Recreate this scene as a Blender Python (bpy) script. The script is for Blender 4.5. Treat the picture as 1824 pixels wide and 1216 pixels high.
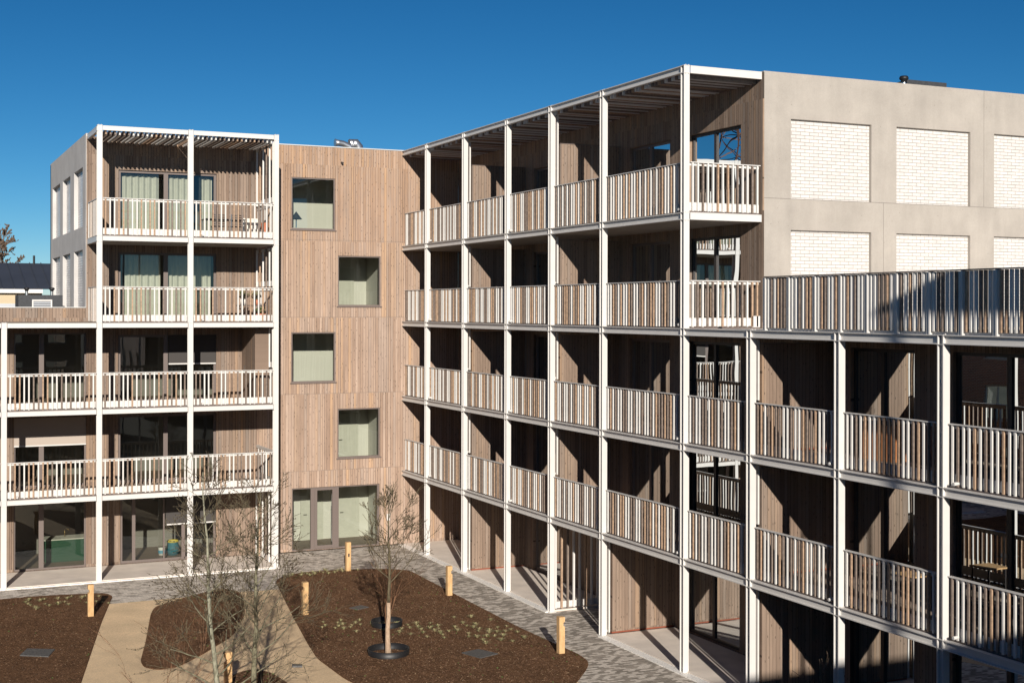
import bpy, math, random
import numpy as np
from mathutils import Vector, Matrix
R = math.radians
S = bpy.context.scene
COL = S.collection
for o in list(bpy.data.objects):
    bpy.data.objects.remove(o)
random.seed(7)
rng = np.random.default_rng(7)

# ------------------------------------------------------------------ camera
cd = bpy.data.cameras.new('camera')
cam = bpy.data.objects.new('camera', cd)
COL.objects.link(cam)
S.camera = cam
cd.sensor_width = 36.0
cd.lens = 2414.1 / 1824 * 36
cd.shift_y = -56.6 / 1824
cd.clip_start = 0.2
cd.clip_end = 3000
cam.matrix_world = (Matrix.Translation((0, 0, 9.4786)) @ Matrix.Rotation(-0.4321, 4, 'Z')
                    @ Matrix.Rotation(R(90), 4, 'X') @ Matrix.Rotation(0.0017, 4, 'Z'))
# ------------------------------------------------------------------ light
SUN = Vector((-0.30, -1.0, 0.345)).normalized()
w = bpy.data.worlds.new('World')
S.world = w
w.use_nodes = True
nt = w.node_tree
sky = nt.nodes.new('ShaderNodeTexSky')
sky.sky_type = 'NISHITA'
sky.sun_disc = False
sky.sun_elevation = math.asin(SUN.z)
sky.sun_rotation = math.atan2(SUN.x, SUN.y)
sky.altitude = 0
sky.air_density = 0.6
sky.dust_density = 0.0
sky.ozone_density = 3.0
# grade the sky to a polarised, deep blue (per channel contrast on the sky's own gradient, glare capped)
BG = 0.052
sep = nt.nodes.new('ShaderNodeSeparateColor')
cmb = nt.nodes.new('ShaderNodeCombineColor')
nt.links.new(sky.outputs[0], sep.inputs[0])
for ch, (cap, g_, a_) in enumerate(((0.55, 2.1, 2.0), (0.80, 1.35, 1.20), (0.95, 1.20, 1.12))):
    prev = sep.outputs[ch]
    for op, v in (('MULTIPLY', BG * 1.25), ('MINIMUM', cap), ('POWER', g_), ('MULTIPLY', a_ / (BG * 1.25))):
        m_ = nt.nodes.new('ShaderNodeMath')
        m_.operation = op
        m_.inputs[1].default_value = v
        nt.links.new(prev, m_.inputs[0])
        prev = m_.outputs[0]
    nt.links.new(prev, cmb.inputs[ch])
nt.links.new(cmb.outputs[0], nt.nodes['Background'].inputs[0])
nt.nodes['Background'].inputs[1].default_value = BG
sd = bpy.data.lights.new('sun', 'SUN')
sd.energy = 4.8
sd.angle = R(0.5)
sd.color = (1.0, 0.93, 0.84)
so = bpy.data.objects.new('sun', sd)
COL.objects.link(so)
so.rotation_euler = (-SUN).to_track_quat('-Z', 'Y').to_euler()
S.view_settings.view_transform = 'Standard'
S.view_settings.look = 'None'
S.view_settings.exposure = 0.40
S.view_settings.gamma = 1.0
S.cycles.max_bounces = 8
S.cycles.transparent_max_bounces = 16
S.cycles.transmission_bounces = 6

# ------------------------------------------------------------------ materials
def mat(name, color, rough=0.6, metal=0.0, spec=0.5, noise=None, bump=None):
    """principled; noise=(scale, amount) varies the colour, bump=(scale, strength)"""
    m = bpy.data.materials.new(name)
    m.use_nodes = True
    n = m.node_tree.nodes
    l = m.node_tree.links
    b = n['Principled BSDF']
    b.inputs['Base Color'].default_value = (*color, 1)
    b.inputs['Roughness'].default_value = rough
    b.inputs['Metallic'].default_value = metal
    b.inputs['Specular IOR Level'].default_value = spec
    g = n.new('ShaderNodeNewGeometry')
    if noise:
        t = n.new('ShaderNodeTexNoise')
        t.inputs['Scale'].default_value = noise[0]
        t.inputs['Detail'].default_value = 6
        l.new(g.outputs['Position'], t.inputs['Vector'])
        mr = n.new('ShaderNodeMapRange')
        mr.inputs['From Min'].default_value = 0.25
        mr.inputs['From Max'].default_value = 0.75
        mr.inputs['To Min'].default_value = 1 - noise[1]
        mr.inputs['To Max'].default_value = 1 + noise[1]
        l.new(t.outputs['Fac'], mr.inputs['Value'])
        vm = n.new('ShaderNodeVectorMath')
        vm.operation = 'SCALE'
        vm.inputs[0].default_value = color
        l.new(mr.outputs[0], vm.inputs['Scale'])
        l.new(vm.outputs[0], b.inputs['Base Color'])
    if bump:
        t2 = n.new('ShaderNodeTexNoise')
        t2.inputs['Scale'].default_value = bump[0]
        t2.inputs['Detail'].default_value = 4
        l.new(g.outputs['Position'], t2.inputs['Vector'])
        bp = n.new('ShaderNodeBump')
        bp.inputs['Strength'].default_value = bump[1]
        bp.inputs['Distance'].default_value = 0.02
        l.new(t2.outputs['Fac'], bp.inputs['Height'])
        l.new(bp.outputs[0], b.inputs['Normal'])
    return m

class NB:
    """tiny node-building helper"""
    def __init__(s, name):
        s.m = bpy.data.materials.new(name)
        s.m.use_nodes = True
        s.n = s.m.node_tree.nodes
        s.l = s.m.node_tree.links
        s.b = s.n['Principled BSDF']
        g = s.n.new('ShaderNodeNewGeometry')
        s.pos = g.outputs['Position']
        sx = s.n.new('ShaderNodeSeparateXYZ')
        s.l.new(s.pos, sx.inputs[0])
        s.x, s.y, s.z = sx.outputs
    def put(s, sock, v):
        if isinstance(v, bpy.types.NodeSocket):
            s.l.new(v, sock)
        else:
            sock.default_value = v
    def math(s, op, a, b=0.0, c=0.0, clamp=False):
        n = s.n.new('ShaderNodeMath')
        n.operation = op
        n.use_clamp = clamp
        s.put(n.inputs[0], a)
        s.put(n.inputs[1], b)
        s.put(n.inputs[2], c)
        return n.outputs[0]
    def comb(s, x, y, z):
        n = s.n.new('ShaderNodeCombineXYZ')
        for i, v in enumerate((x, y, z)):
            s.put(n.inputs[i], v)
        return n.outputs[0]
    def noise(s, vec, scale=1.0, detail=4.0, rough=0.5):
        n = s.n.new('ShaderNodeTexNoise')
        s.l.new(vec, n.inputs['Vector'])
        n.inputs['Scale'].default_value = scale
        n.inputs['Detail'].default_value = detail
        n.inputs['Roughness'].default_value = rough
        return n.outputs['Fac']
    def ramp(s, fac, stops, interp='LINEAR'):
        n = s.n.new('ShaderNodeValToRGB')
        n.color_ramp.interpolation = interp
        e = n.color_ramp.elements
        while len(e) < len(stops):
            e.new(0.5)
        for el, (p, c) in zip(e, stops):
            el.position = p
            el.color = (*c, 1) if len(c) == 3 else c
        s.l.new(fac, n.inputs[0])
        return n.outputs[0]
    def mr(s, v, a, b, c, d):
        n = s.n.new('ShaderNodeMapRange')
        s.put(n.inputs['Value'], v)
        for k, q in zip(('From Min', 'From Max', 'To Min', 'To Max'), (a, b, c, d)):
            n.inputs[k].default_value = q
        return n.outputs[0]
    def scale(s, col, f):
        n = s.n.new('ShaderNodeVectorMath')
        n.operation = 'SCALE'
        s.put(n.inputs[0], col)
        s.put(n.inputs['Scale'], f)
        return n.outputs[0]
    def mix(s, f, a, b):
        n = s.n.new('ShaderNodeMix')
        n.data_type = 'RGBA'
        s.put(n.inputs[0], f)
        s.put(n.inputs[6], a if isinstance(a, bpy.types.NodeSocket) else (*a, 1))
        s.put(n.inputs[7], b if isinstance(b, bpy.types.NodeSocket) else (*b, 1))
        return n.outputs[2]
    def bump(s, h, strength=0.5, dist=0.01):
        n = s.n.new('ShaderNodeBump')
        n.inputs['Strength'].default_value = strength
        n.inputs['Distance'].default_value = dist
        s.l.new(h, n.inputs['Height'])
        s.l.new(n.outputs[0], s.b.inputs['Normal'])

def wood(name, axis, stops, scale=9.5, groove=0.05, zoff=0.0, orange=0.0):
    s = NB(name)
    u = s.x if axis == 'x' else s.y
    st = s.math('FLOOR', s.math('DIVIDE', s.math('SUBTRACT', s.z, 0.15 + zoff), 3.0))
    uu = s.math('MULTIPLY_ADD', st, 13.37, u)
    uu = s.math('MULTIPLY', uu, scale)
    vo = s.n.new('ShaderNodeTexVoronoi')
    vo.voronoi_dimensions = '1D'
    vo.inputs['Scale'].default_value = 1
    vo.inputs['Randomness'].default_value = 0.75
    s.l.new(uu, vo.inputs['W'])
    ve = s.n.new('ShaderNodeTexVoronoi')
    ve.voronoi_dimensions = '1D'
    ve.feature = 'DISTANCE_TO_EDGE'
    ve.inputs['Scale'].default_value = 1
    ve.inputs['Randomness'].default_value = 0.75
    s.l.new(uu, ve.inputs['W'])
    sc = s.n.new('ShaderNodeSeparateColor')
    s.l.new(vo.outputs['Color'], sc.inputs[0])
    base = s.ramp(sc.outputs[0], stops)
    # grain streaks along the board, shifted board by board
    gv = s.comb(s.math('MULTIPLY', u, 110), s.math('MULTIPLY', s.z, 2.2), s.math('MULTIPLY', sc.outputs[1], 40))
    g1 = s.noise(gv, 1.0, 5, 0.65)
    col = s.scale(base, s.mr(g1, 0.25, 0.75, 0.80, 1.2))
    # broad weathering
    wv = s.comb(s.math('MULTIPLY', u, 2.5), s.math('MULTIPLY', s.z, 0.5), sc.outputs[1])
    w1 = s.noise(wv, 1.0, 4, 0.6)
    col = s.scale(col, s.mr(w1, 0.3, 0.7, 0.85, 1.14))
    if orange:
        hz = s.mr(s.z, 9.5, 15.5, 0.0, 1.0)
        cl = s.n.new('ShaderNodeClamp')
        s.l.new(s.math('MULTIPLY', hz, s.mr(g1, 0.45, 0.6, 0.0, orange)), cl.inputs[0])
        col = s.mix(cl.outputs[0], col, (0.40, 0.22, 0.10))
    # knots
    vk = s.n.new('ShaderNodeTexVoronoi')
    vk.voronoi_dimensions = '2D'
    vk.inputs['Scale'].default_value = 1
    s.l.new(s.comb(s.math('MULTIPLY', u, 9), s.math('MULTIPLY', s.z, 2.6), 0.0), vk.inputs['Vector'])
    kn = s.math('LESS_THAN', vk.outputs['Distance'], 0.085)
    sk = s.n.new('ShaderNodeSeparateColor')
    s.l.new(vk.outputs['Color'], sk.inputs[0])
    kn = s.math('MULTIPLY', kn, s.math('GREATER_THAN', sk.outputs[0], 0.45))
    col = s.scale(col, s.math('SUBTRACT', 1.0, s.math('MULTIPLY', kn, 0.62)))
    gr = s.math('LESS_THAN', ve.outputs['Distance'], groove)
    deep = s.mr(sc.outputs[2], 0.0, 1.0, 0.35, 0.95)
    col = s.scale(col, s.math('SUBTRACT', 1.0, s.math('MULTIPLY', gr, deep)))
    s.l.new(col, s.b.inputs['Base Color'])
    s.b.inputs['Roughness'].default_value = 0.78
    s.b.inputs['Specular IOR Level'].default_value = 0.25
    h = s.math('ADD', s.mr(ve.outputs['Distance'], 0.0, groove * 1.6, 0.0, 1.0), s.math('MULTIPLY', sc.outputs[1], 0.6))
    s.bump(h, 0.55, 0.008)
    return s.m

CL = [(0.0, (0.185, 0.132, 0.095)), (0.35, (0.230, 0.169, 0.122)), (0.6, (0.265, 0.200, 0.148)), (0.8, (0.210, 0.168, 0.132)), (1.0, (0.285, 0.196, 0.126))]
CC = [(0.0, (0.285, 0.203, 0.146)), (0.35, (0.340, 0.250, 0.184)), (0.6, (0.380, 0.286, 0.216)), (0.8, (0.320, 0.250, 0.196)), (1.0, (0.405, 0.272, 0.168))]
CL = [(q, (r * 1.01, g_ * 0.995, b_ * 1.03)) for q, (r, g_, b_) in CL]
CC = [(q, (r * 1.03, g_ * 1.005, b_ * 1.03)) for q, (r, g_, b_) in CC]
M = {}
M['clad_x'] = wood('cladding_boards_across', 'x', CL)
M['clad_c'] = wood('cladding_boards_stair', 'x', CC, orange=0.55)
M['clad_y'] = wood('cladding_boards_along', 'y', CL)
M['white'] = mat('white_painted_steel', (0.60, 0.58, 0.55), 0.42, noise=(3.0, 0.035))
M['slat_white'] = mat('white_painted_slats', (0.62, 0.60, 0.565), 0.5, noise=(8.0, 0.05))
M['slat_tan'] = mat('tan_wood_slats', (0.37, 0.25, 0.165), 0.75, noise=(14.0, 0.3))
M['slat_grey'] = mat('grey_brown_wood_slats', (0.20, 0.155, 0.125), 0.8, noise=(14.0, 0.3))
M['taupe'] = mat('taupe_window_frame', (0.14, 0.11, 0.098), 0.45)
M['dark'] = mat('dark_frame', (0.035, 0.030, 0.028), 0.5)
M['concrete'] = None
M['plaster'] = mat('inner_plaster', (0.60, 0.595, 0.545), 0.9, noise=(1.2, 0.04))
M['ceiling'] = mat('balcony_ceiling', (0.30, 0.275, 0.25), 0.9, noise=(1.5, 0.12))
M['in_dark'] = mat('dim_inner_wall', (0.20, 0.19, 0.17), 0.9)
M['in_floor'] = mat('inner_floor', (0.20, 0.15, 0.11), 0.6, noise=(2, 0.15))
M['deck_conc'] = mat('pale_terrace_concrete', (0.70, 0.62, 0.54), 0.85, noise=(1.4, 0.14), bump=(60, 0.1))
M['roof_felt'] = mat('roof_felt', (0.10, 0.10, 0.10), 0.9, noise=(3, 0.2))
M['metal'] = mat('zinc_metal', (0.55, 0.56, 0.58), 0.35, 0.9)
M['steel'] = mat('stainless_flue', (0.65, 0.64, 0.62), 0.25, 1.0)
M['black'] = mat('black_plastic', (0.012, 0.012, 0.013), 0.5)
M['anthracite'] = mat('anthracite_coating', (0.035, 0.037, 0.042), 0.7, noise=(12, 0.3), bump=(40, 0.2))
M['blind'] = mat('beige_screen_fabric', (0.40, 0.34, 0.29), 0.9, noise=(60, 0.06))
M['blind_dark'] = mat('dark_screen_fabric', (0.05, 0.045, 0.042), 0.85)
M['curtain'] = mat('pale_curtain', (0.50, 0.50, 0.44), 0.95, noise=(5, 0.06))
M['capping'] = mat('pale_capping', (0.60, 0.60, 0.58), 0.4, 0.3)
M['rust'] = mat('rust_mesh', (0.22, 0.06, 0.03), 0.8)

def concrete(name, col):
    s = NB(name)
    n1 = s.noise(s.pos, 1.1, 6, 0.6)
    n2 = s.noise(s.pos, 34, 4, 0.7)
    n3 = s.noise(s.comb(s.math('MULTIPLY', s.x, 3.0), s.math('MULTIPLY', s.y, 3.0), s.math('MULTIPLY', s.z, 0.4)), 1.0, 4, 0.6)
    f = s.math('MULTIPLY', s.mr(n1, 0.3, 0.7, 0.90, 1.10), s.mr(n2, 0.3, 0.7, 0.94, 1.06))
    f = s.math('MULTIPLY', f, s.mr(n3, 0.35, 0.7, 0.95, 1.05))
    c = s.scale(col, f)
    vo = s.n.new('ShaderNodeTexVoronoi')
    vo.inputs['Scale'].default_value = 4.0
    s.l.new(s.pos, vo.inputs['Vector'])
    pin = s.math('LESS_THAN', vo.outputs['Distance'], 0.05)
    c = s.scale(c, s.math('SUBTRACT', 1.0, s.math('MULTIPLY', pin, 0.35)))
    s.l.new(c, s.b.inputs['Base Color'])
    s.b.inputs['Roughness'].default_value = 0.9
    s.bump(n2, 0.25, 0.01)
    return s.m
M['concrete'] = concrete('precast_concrete', (0.35, 0.318, 0.28))
M['concrete_w'] = concrete('precast_concrete_west', (0.47, 0.45, 0.43))

def bricks(name, axis, c1, c2, mortar, bw=0.30, bh=0.095, ms=0.012, rough=0.7, bump=0.6):
    s = NB(name)
    u = s.x if axis == 'x' else s.y
    t = s.n.new('ShaderNodeTexBrick')
    t.inputs['Scale'].default_value = 1
    t.inputs['Brick Width'].default_value = bw
    t.inputs['Row Height'].default_value = bh
    t.inputs['Mortar Size'].default_value = ms
    t.inputs['Mortar Smooth'].default_value = 0.1
    t.inputs['Bias'].default_value = 0.0
    t.inputs['Color1'].default_value = (*c1, 1)
    t.inputs['Color2'].default_value = (*c2, 1)
    t.inputs['Mortar'].default_value = (*mortar, 1)
    s.l.new(s.comb(u, s.z if axis != 'g' else s.y, 0.0), t.inputs['Vector'])
    c = s.scale(t.outputs['Color'], s.mr(s.noise(s.pos, 6, 4), 0.3, 0.7, 0.93, 1.07))
    s.l.new(c, s.b.inputs['Base Color'])
    s.b.inputs['Roughness'].default_value = rough
    h = s.math('SUBTRACT', 1.0, t.outputs['Fac'])
    s.bump(h, bump, 0.01)
    return s.m
M['wbrick_x'] = bricks('white_glazed_brick', 'x', (0.62, 0.595, 0.565), (0.565, 0.54, 0.51), (0.32, 0.29, 0.26), ms=0.008, rough=0.5)
M['wbrick_y'] = bricks('white_glazed_brick_west', 'y', (0.74, 0.73, 0.72), (0.50, 0.50, 0.51), (0.22, 0.22, 0.23), rough=0.3)
M['rbrick_x'] = bricks('red_brick', 'x', (0.33, 0.13, 0.07), (0.24, 0.09, 0.05), (0.35, 0.30, 0.24), 0.22, 0.075)
M['rbrick_y'] = bricks('red_brick_west', 'y', (0.33, 0.13, 0.07), (0.24, 0.09, 0.05), (0.35, 0.30, 0.24), 0.22, 0.075)

def glass(name, tint, ior=1.75):
    m = bpy.data.materials.new(name)
    m.use_nodes = True
    n = m.node_tree.nodes
    l = m.node_tree.links
    n.remove(n['Principled BSDF'])
    out = n['Material Output']
    fr = n.new('ShaderNodeFresnel')
    fr.inputs['IOR'].default_value = ior
    gl = n.new('ShaderNodeBsdfGlossy')
    gl.inputs['Roughness'].default_value = 0.0
    gl.inputs['Color'].default_value = (0.70, 0.74, 0.76, 1)
    tr = n.new('ShaderNodeBsdfTransparent')
    tr.inputs['Color'].default_value = (*tint, 1)
    mx = n.new('ShaderNodeMixShader')
    ad = n.new('ShaderNodeMath')          # coated double glazing mirrors a little more than bare glass
    ad.operation = 'ADD'
    ad.inputs[1].default_value = 0.06
    ad.use_clamp = True
    l.new(fr.outputs[0], ad.inputs[0])
    l.new(ad.outputs[0], mx.inputs[0])
    l.new(tr.outputs[0], mx.inputs[1])
    l.new(gl.outputs[0], mx.inputs[2])
    l.new(mx.outputs[0], out.inputs['Surface'])
    # faint waviness of real panes
    g = n.new('ShaderNodeNewGeometry')
    t = n.new('ShaderNodeTexNoise')
    t.inputs['Scale'].default_value = 0.7
    t.inputs['Detail'].default_value = 1
    l.new(g.outputs['Position'], t.inputs['Vector'])
    bp = n.new('ShaderNodeBump')
    bp.inputs['Strength'].default_value = 0.25
    bp.inputs['Distance'].default_value = 0.01
    l.new(t.outputs['Fac'], bp.inputs['Height'])
    l.new(bp.outputs[0], gl.inputs['Normal'])
    return m
M['glass'] = glass('window_glass', (0.79, 0.81, 0.76), 1.5)

def soil():
    s = NB('dark_bark_soil')
    n1 = s.noise(s.pos, 1.2, 5, 0.6)
    n2 = s.noise(s.pos, 22, 6, 0.75)
    c = s.ramp(n2, [(0.3, (0.07, 0.034, 0.017)), (0.5, (0.175, 0.092, 0.048)), (0.68, (0.26, 0.148, 0.080)), (0.78, (0.36, 0.23, 0.13))])
    c = s.scale(c, s.mr(n1, 0.3, 0.7, 0.78, 1.2))
    n3 = s.noise(s.pos, 9, 6, 0.8)
    c = s.scale(c, s.mr(n3, 0.3, 0.7, 0.6, 1.4))
    s.l.new(c, s.b.inputs['Base Color'])
    s.b.inputs['Roughness'].default_value = 0.95
    s.b.inputs['Specular IOR Level'].default_value = 0.1
    s.bump(s.math('ADD', n2, n3), 1.0, 0.08)
    return s.m
M['soil'] = soil()

def buff():
    s = NB('buff_gravel_path')
    n1 = s.noise(s.pos, 0.9, 5, 0.6)
    n2 = s.noise(s.pos, 55, 5, 0.8)
    c = s.ramp(n2, [(0.3, (0.44, 0.305, 0.175)), (0.5, (0.74, 0.545, 0.33)), (0.7, (0.90, 0.71, 0.47))])
    c = s.scale(c, s.mr(n1, 0.3, 0.7, 0.86, 1.12))
    c = s.scale(c, s.mr(s.noise(s.pos, 16, 5, 0.8), 0.3, 0.7, 0.82, 1.18))
    s.l.new(c, s.b.inputs['Base Color'])
    s.b.inputs['Roughness'].default_value = 0.95
    s.bump(n2, 0.6, 0.015)
    return s.m
M['buff'] = buff()

def paving():
    s = NB('grey_paving_bricks')
    def brick(w_, h_):
        t = s.n.new('ShaderNodeTexBrick')
        t.inputs['Scale'].default_value = 1
        t.inputs['Brick Width'].default_value = w_
        t.inputs['Row Height'].default_value = h_
        t.inputs['Mortar Size'].default_value = 0.008
        t.inputs['Bias'].default_value = 0
        t.inputs['Color1'].default_value = (0, 0, 0, 1)
        t.inputs['Color2'].default_value = (1, 1, 1, 1)
        t.inputs['Mortar'].default_value = (0.0, 0.0, 0.0, 1)
        s.l.new(s.comb(s.x, s.y, 0.0), t.inputs['Vector'])
        return t
    t = brick(0.20, 0.10)
    rv = s.n.new('ShaderNodeSeparateColor')
    s.l.new(t.outputs['Color'], rv.inputs[0])
    n1 = s.noise(s.pos, 0.9, 4, 0.6)
    # dry (pale) and damp (dark) bricks, more damp ones to the east
    ea = s.mr(s.x, 13.5, 17.8, 0.0, 0.26)
    k = s.math('ADD', s.math('ADD', s.math('MULTIPLY', rv.outputs[0], 1.0), s.math('MULTIPLY', n1, 0.55)), ea)
    c = s.ramp(s.mr(k, 0.35, 1.45, 0.0, 1.0), [(0.0, (0.72, 0.65, 0.57)), (0.50, (0.54, 0.48, 0.41)), (0.56, (0.34, 0.295, 0.245)), (0.78, (0.26, 0.225, 0.185)), (1.0, (0.18, 0.155, 0.125))])
    c = s.scale(c, s.math('SUBTRACT', 1.0, s.math('MULTIPLY', t.outputs['Fac'], 0.45)))
    c = s.scale(c, s.mr(s.noise(s.pos, 30, 4), 0.3, 0.7, 0.88, 1.12))
    s.l.new(c, s.b.inputs['Base Color'])
    s.b.inputs['Roughness'].default_value = 0.8
    s.bump(s.math('SUBTRACT', 1.0, t.outputs['Fac']), 0.5, 0.006)
    return s.m
M['paving'] = paving()

def pebbles():
    s = NB('white_pebble_strip')
    vo = s.n.new('ShaderNodeTexVoronoi')
    vo.inputs['Scale'].default_value = 34
    s.l.new(s.pos, vo.inputs['Vector'])
    c = s.ramp(vo.outputs['Distance'], [(0.0, (0.93, 0.90, 0.85)), (0.6, (0.90, 0.87, 0.82)), (0.85, (0.55, 0.52, 0.48))])
    s.l.new(c, s.b.inputs['Base Color'])
    s.bump(s.math('SUBTRACT', 1.0, vo.outputs['Distance']), 0.25, 0.01)
    return s.m
M['pebble'] = pebbles()

def deckwood(axis):
    s = NB('balcony_deck_' + axis)
    u = s.x if axis == 'x' else s.y
    fr = s.math('FRACT', s.math('MULTIPLY', u, 7.0))
    idn = s.math('FLOOR', s.math('MULTIPLY', u, 7.0))
    wn = s.n.new('ShaderNodeTexWhiteNoise')
    wn.noise_dimensions = '1D'
    s.l.new(idn, wn.inputs['W'])
    c = s.ramp(wn.outputs['Value'], [(0, (0.25, 0.19, 0.15)), (1, (0.36, 0.29, 0.23))])
    c = s.scale(c, s.mr(s.noise(s.pos, 9, 4), 0.3, 0.7, 0.85, 1.15))
    c = s.scale(c, s.math('SUBTRACT', 1.0, s.math('MULTIPLY', s.math('LESS_THAN', fr, 0.07), 0.7)))
    s.l.new(c, s.b.inputs['Base Color'])
    s.b.inputs['Roughness'].default_value = 0.8
    return s.m
M['deck_x'] = deckwood('x')
M['deck_y'] = deckwood('y')

def bark(name, c1, c2, sc=14):
    s = NB(name)
    n = s.noise(s.comb(s.x, s.y, s.math('MULTIPLY', s.z, 0.35)), sc, 5, 0.7)
    c = s.ramp(n, [(0.35, c1), (0.6, c2)])
    s.l.new(c, s.b.inputs['Base Color'])
    s.b.inputs['Roughness'].default_value = 0.9
    s.bump(n, 0.5, 0.01)
    return s.m
M['bark_pale'] = bark('lichen_bark', (0.09, 0.08, 0.05), (0.30, 0.29, 0.21))
M['bark_limb'] = bark('mossy_limbs', (0.07, 0.06, 0.035), (0.20, 0.185, 0.12))
M['bark_wrap'] = bark('hessian_wrapped_trunk', (0.30, 0.20, 0.13), (0.45, 0.33, 0.23), 30)
M['twig'] = bark('olive_twigs', (0.05, 0.038, 0.022), (0.135, 0.11, 0.062))
M['twig_red'] = bark('reddish_twigs', (0.10, 0.045, 0.022), (0.20, 0.10, 0.05))
M['bud'] = mat('buds', (0.045, 0.03, 0.018), 0.8)
M['bud_orange'] = mat('orange_buds', (0.38, 0.17, 0.03), 0.8)
M['far_twig'] = mat('far_twigs', (0.13, 0.085, 0.055), 0.9)
M['oak'] = bark('fresh_oak_post', (0.45, 0.27, 0.12), (0.60, 0.39, 0.19), 9)
M['blade'] = mat('straw_grass', (0.36, 0.30, 0.16), 0.8, noise=(12, 0.45))
M['blade_g'] = mat('green_grass', (0.09, 0.15, 0.035), 0.8)

# ------------------------------------------------------------------ objects
class MB:
    """collects boxes / tubes / prisms and builds ONE mesh object"""
    def __init__(s):
        s.v = []; s.f = []; s.m = []; s.mats = []; s.k = 0
    def mi(s, m):
        if m not in s.mats:
            s.mats.append(m)
        return s.mats.index(m)
    def raw(s, vs, fs, m=0):
        b = len(s.v)
        s.v.extend(vs)
        for f in fs:
            s.f.append([b + i for i in f])
            s.m.append(m)
    def box(s, x0, x1, y0, y1, z0, z1, m=None):
        k = s.mi(m) if m is not None else 0
        x0, x1 = min(x0, x1), max(x0, x1)
        y0, y1 = min(y0, y1), max(y0, y1)
        z0, z1 = min(z0, z1), max(z0, z1)
        s.raw([(x0, y0, z0), (x1, y0, z0), (x1, y1, z0), (x0, y1, z0), (x0, y0, z1), (x1, y0, z1), (x1, y1, z1), (x0, y1, z1)],
              [(0, 3, 2, 1), (4, 5, 6, 7), (0, 1, 5, 4), (1, 2, 6, 5), (2, 3, 7, 6), (3, 0, 4, 7)], k)
        return s
    def abox(s, ax, u0, u1, d0, d1, z0, z1, m=None):
        """box on a facade: ax 'x' -> u runs along X, d along Y; 'y' -> u along Y, d along X"""
        if ax == 'x':
            return s.box(u0, u1, d0, d1, z0, z1, m)
        return s.box(d0, d1, u0, u1, z0, z1, m)
    def quad(s, pts, m=None):
        k = s.mi(m) if m is not None else 0
        s.raw([tuple(p) for p in pts], [(0, 1, 2, 3)], k)
        return s
    def prism(s, pts, z0, z1, m=None):
        k = s.mi(m) if m is not None else 0
        n = len(pts)
        vs = [(x, y, z0) for x, y in pts] + [(x, y, z1) for x, y in pts]
        fs = [tuple(range(n, 2 * n)), tuple(range(n - 1, -1, -1))] + [(i, (i + 1) % n, n + (i + 1) % n, n + i) for i in range(n)]
        s.raw(vs, fs, k)
        return s
    def tube(s, pts, rad, n=6, m=None, cap=True):
        k = s.mi(m) if m is not None else 0
        P = [Vector(p) for p in pts]
        if not hasattr(rad, '__len__'):
            rad = [rad] * len(P)
        b = len(s.v)
        up = Vector((0, 0, 1))
        for i, p in enumerate(P):
            d = (P[min(i + 1, len(P) - 1)] - P[max(i - 1, 0)])
            if d.length < 1e-9:
                d = up.copy()
            d.normalize()
            a = d.cross(up if abs(d.z) < 0.95 else Vector((1, 0, 0))).normalized()
            c = d.cross(a)
            for j in range(n):
                t = 2 * math.pi * j / n
                q = p + (a * math.cos(t) + c * math.sin(t)) * rad[i]
                s.v.append((q.x, q.y, q.z))
        for i in range(len(P) - 1):
            for j in range(n):
                s.f.append([b + i * n + j, b + i * n + (j + 1) % n, b + (i + 1) * n + (j + 1) % n, b + (i + 1) * n + j])
                s.m.append(k)
        if cap:
            s.f.append([b + j for j in range(n - 1, -1, -1)]); s.m.append(k)
            e = b + (len(P) - 1) * n
            s.f.append([e + j for j in range(n)]); s.m.append(k)
        return s
    def lathe(s, cx, cy, prof, n=16, m=None):
        k = s.mi(m) if m is not None else 0
        b = len(s.v)
        for r, z in prof:
            for j in range(n):
                t = 2 * math.pi * j / n
                s.v.append((cx + r * math.cos(t), cy + r * math.sin(t), z))
        for i in range(len(prof) - 1):
            for j in range(n):
                s.f.append([b + i * n + j, b + i * n + (j + 1) % n, b + (i + 1) * n + (j + 1) % n, b + (i + 1) * n + j])
                s.m.append(k)
        return s
    def build(s, name, m=None, parent=None, smooth=False, loc=None):
        me = bpy.data.meshes.new(name)
        me.from_pydata(s.v, [], s.f)
        mats = s.mats if s.mats else [m]
        for q in mats:
            me.materials.append(M[q] if isinstance(q, str) else q)
        if len(mats) > 1:
            me.polygons.foreach_set('material_index', s.m)
        if smooth:
            me.polygons.foreach_set('use_smooth', [True] * len(s.f))
        me.update()
        o = bpy.data.objects.new(name, me)
        COL.objects.link(o)
        if parent is not None:
            o.parent = parent
            pl = Vector(parent['_org']) if '_org' in parent else Vector()
            if pl.length:
                me.transform(Matrix.Translation(-pl))
        return o

def thing(name, label, cat, loc=(0, 0, 0), group=None):
    o = bpy.data.objects.new(name, None)
    COL.objects.link(o)
    o.empty_display_size = 0.2
    o.location = loc
    o['label'] = label
    o['category'] = cat
    if group:
        o['group'] = group
    o['_org'] = tuple(float(q) for q in loc)
    return o
def tag(o, label, cat, group=None):
    o['label'] = label
    o['category'] = cat
    if group:
        o['group'] = group
    return o
def struct(o):
    o['kind'] = 'structure'
    return o

def sub(o):
    """let a child's own children sit in the same frame"""
    p = o.parent
    if p is not None and '_org' in p:
        o['_org'] = p['_org']
    return o

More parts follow.
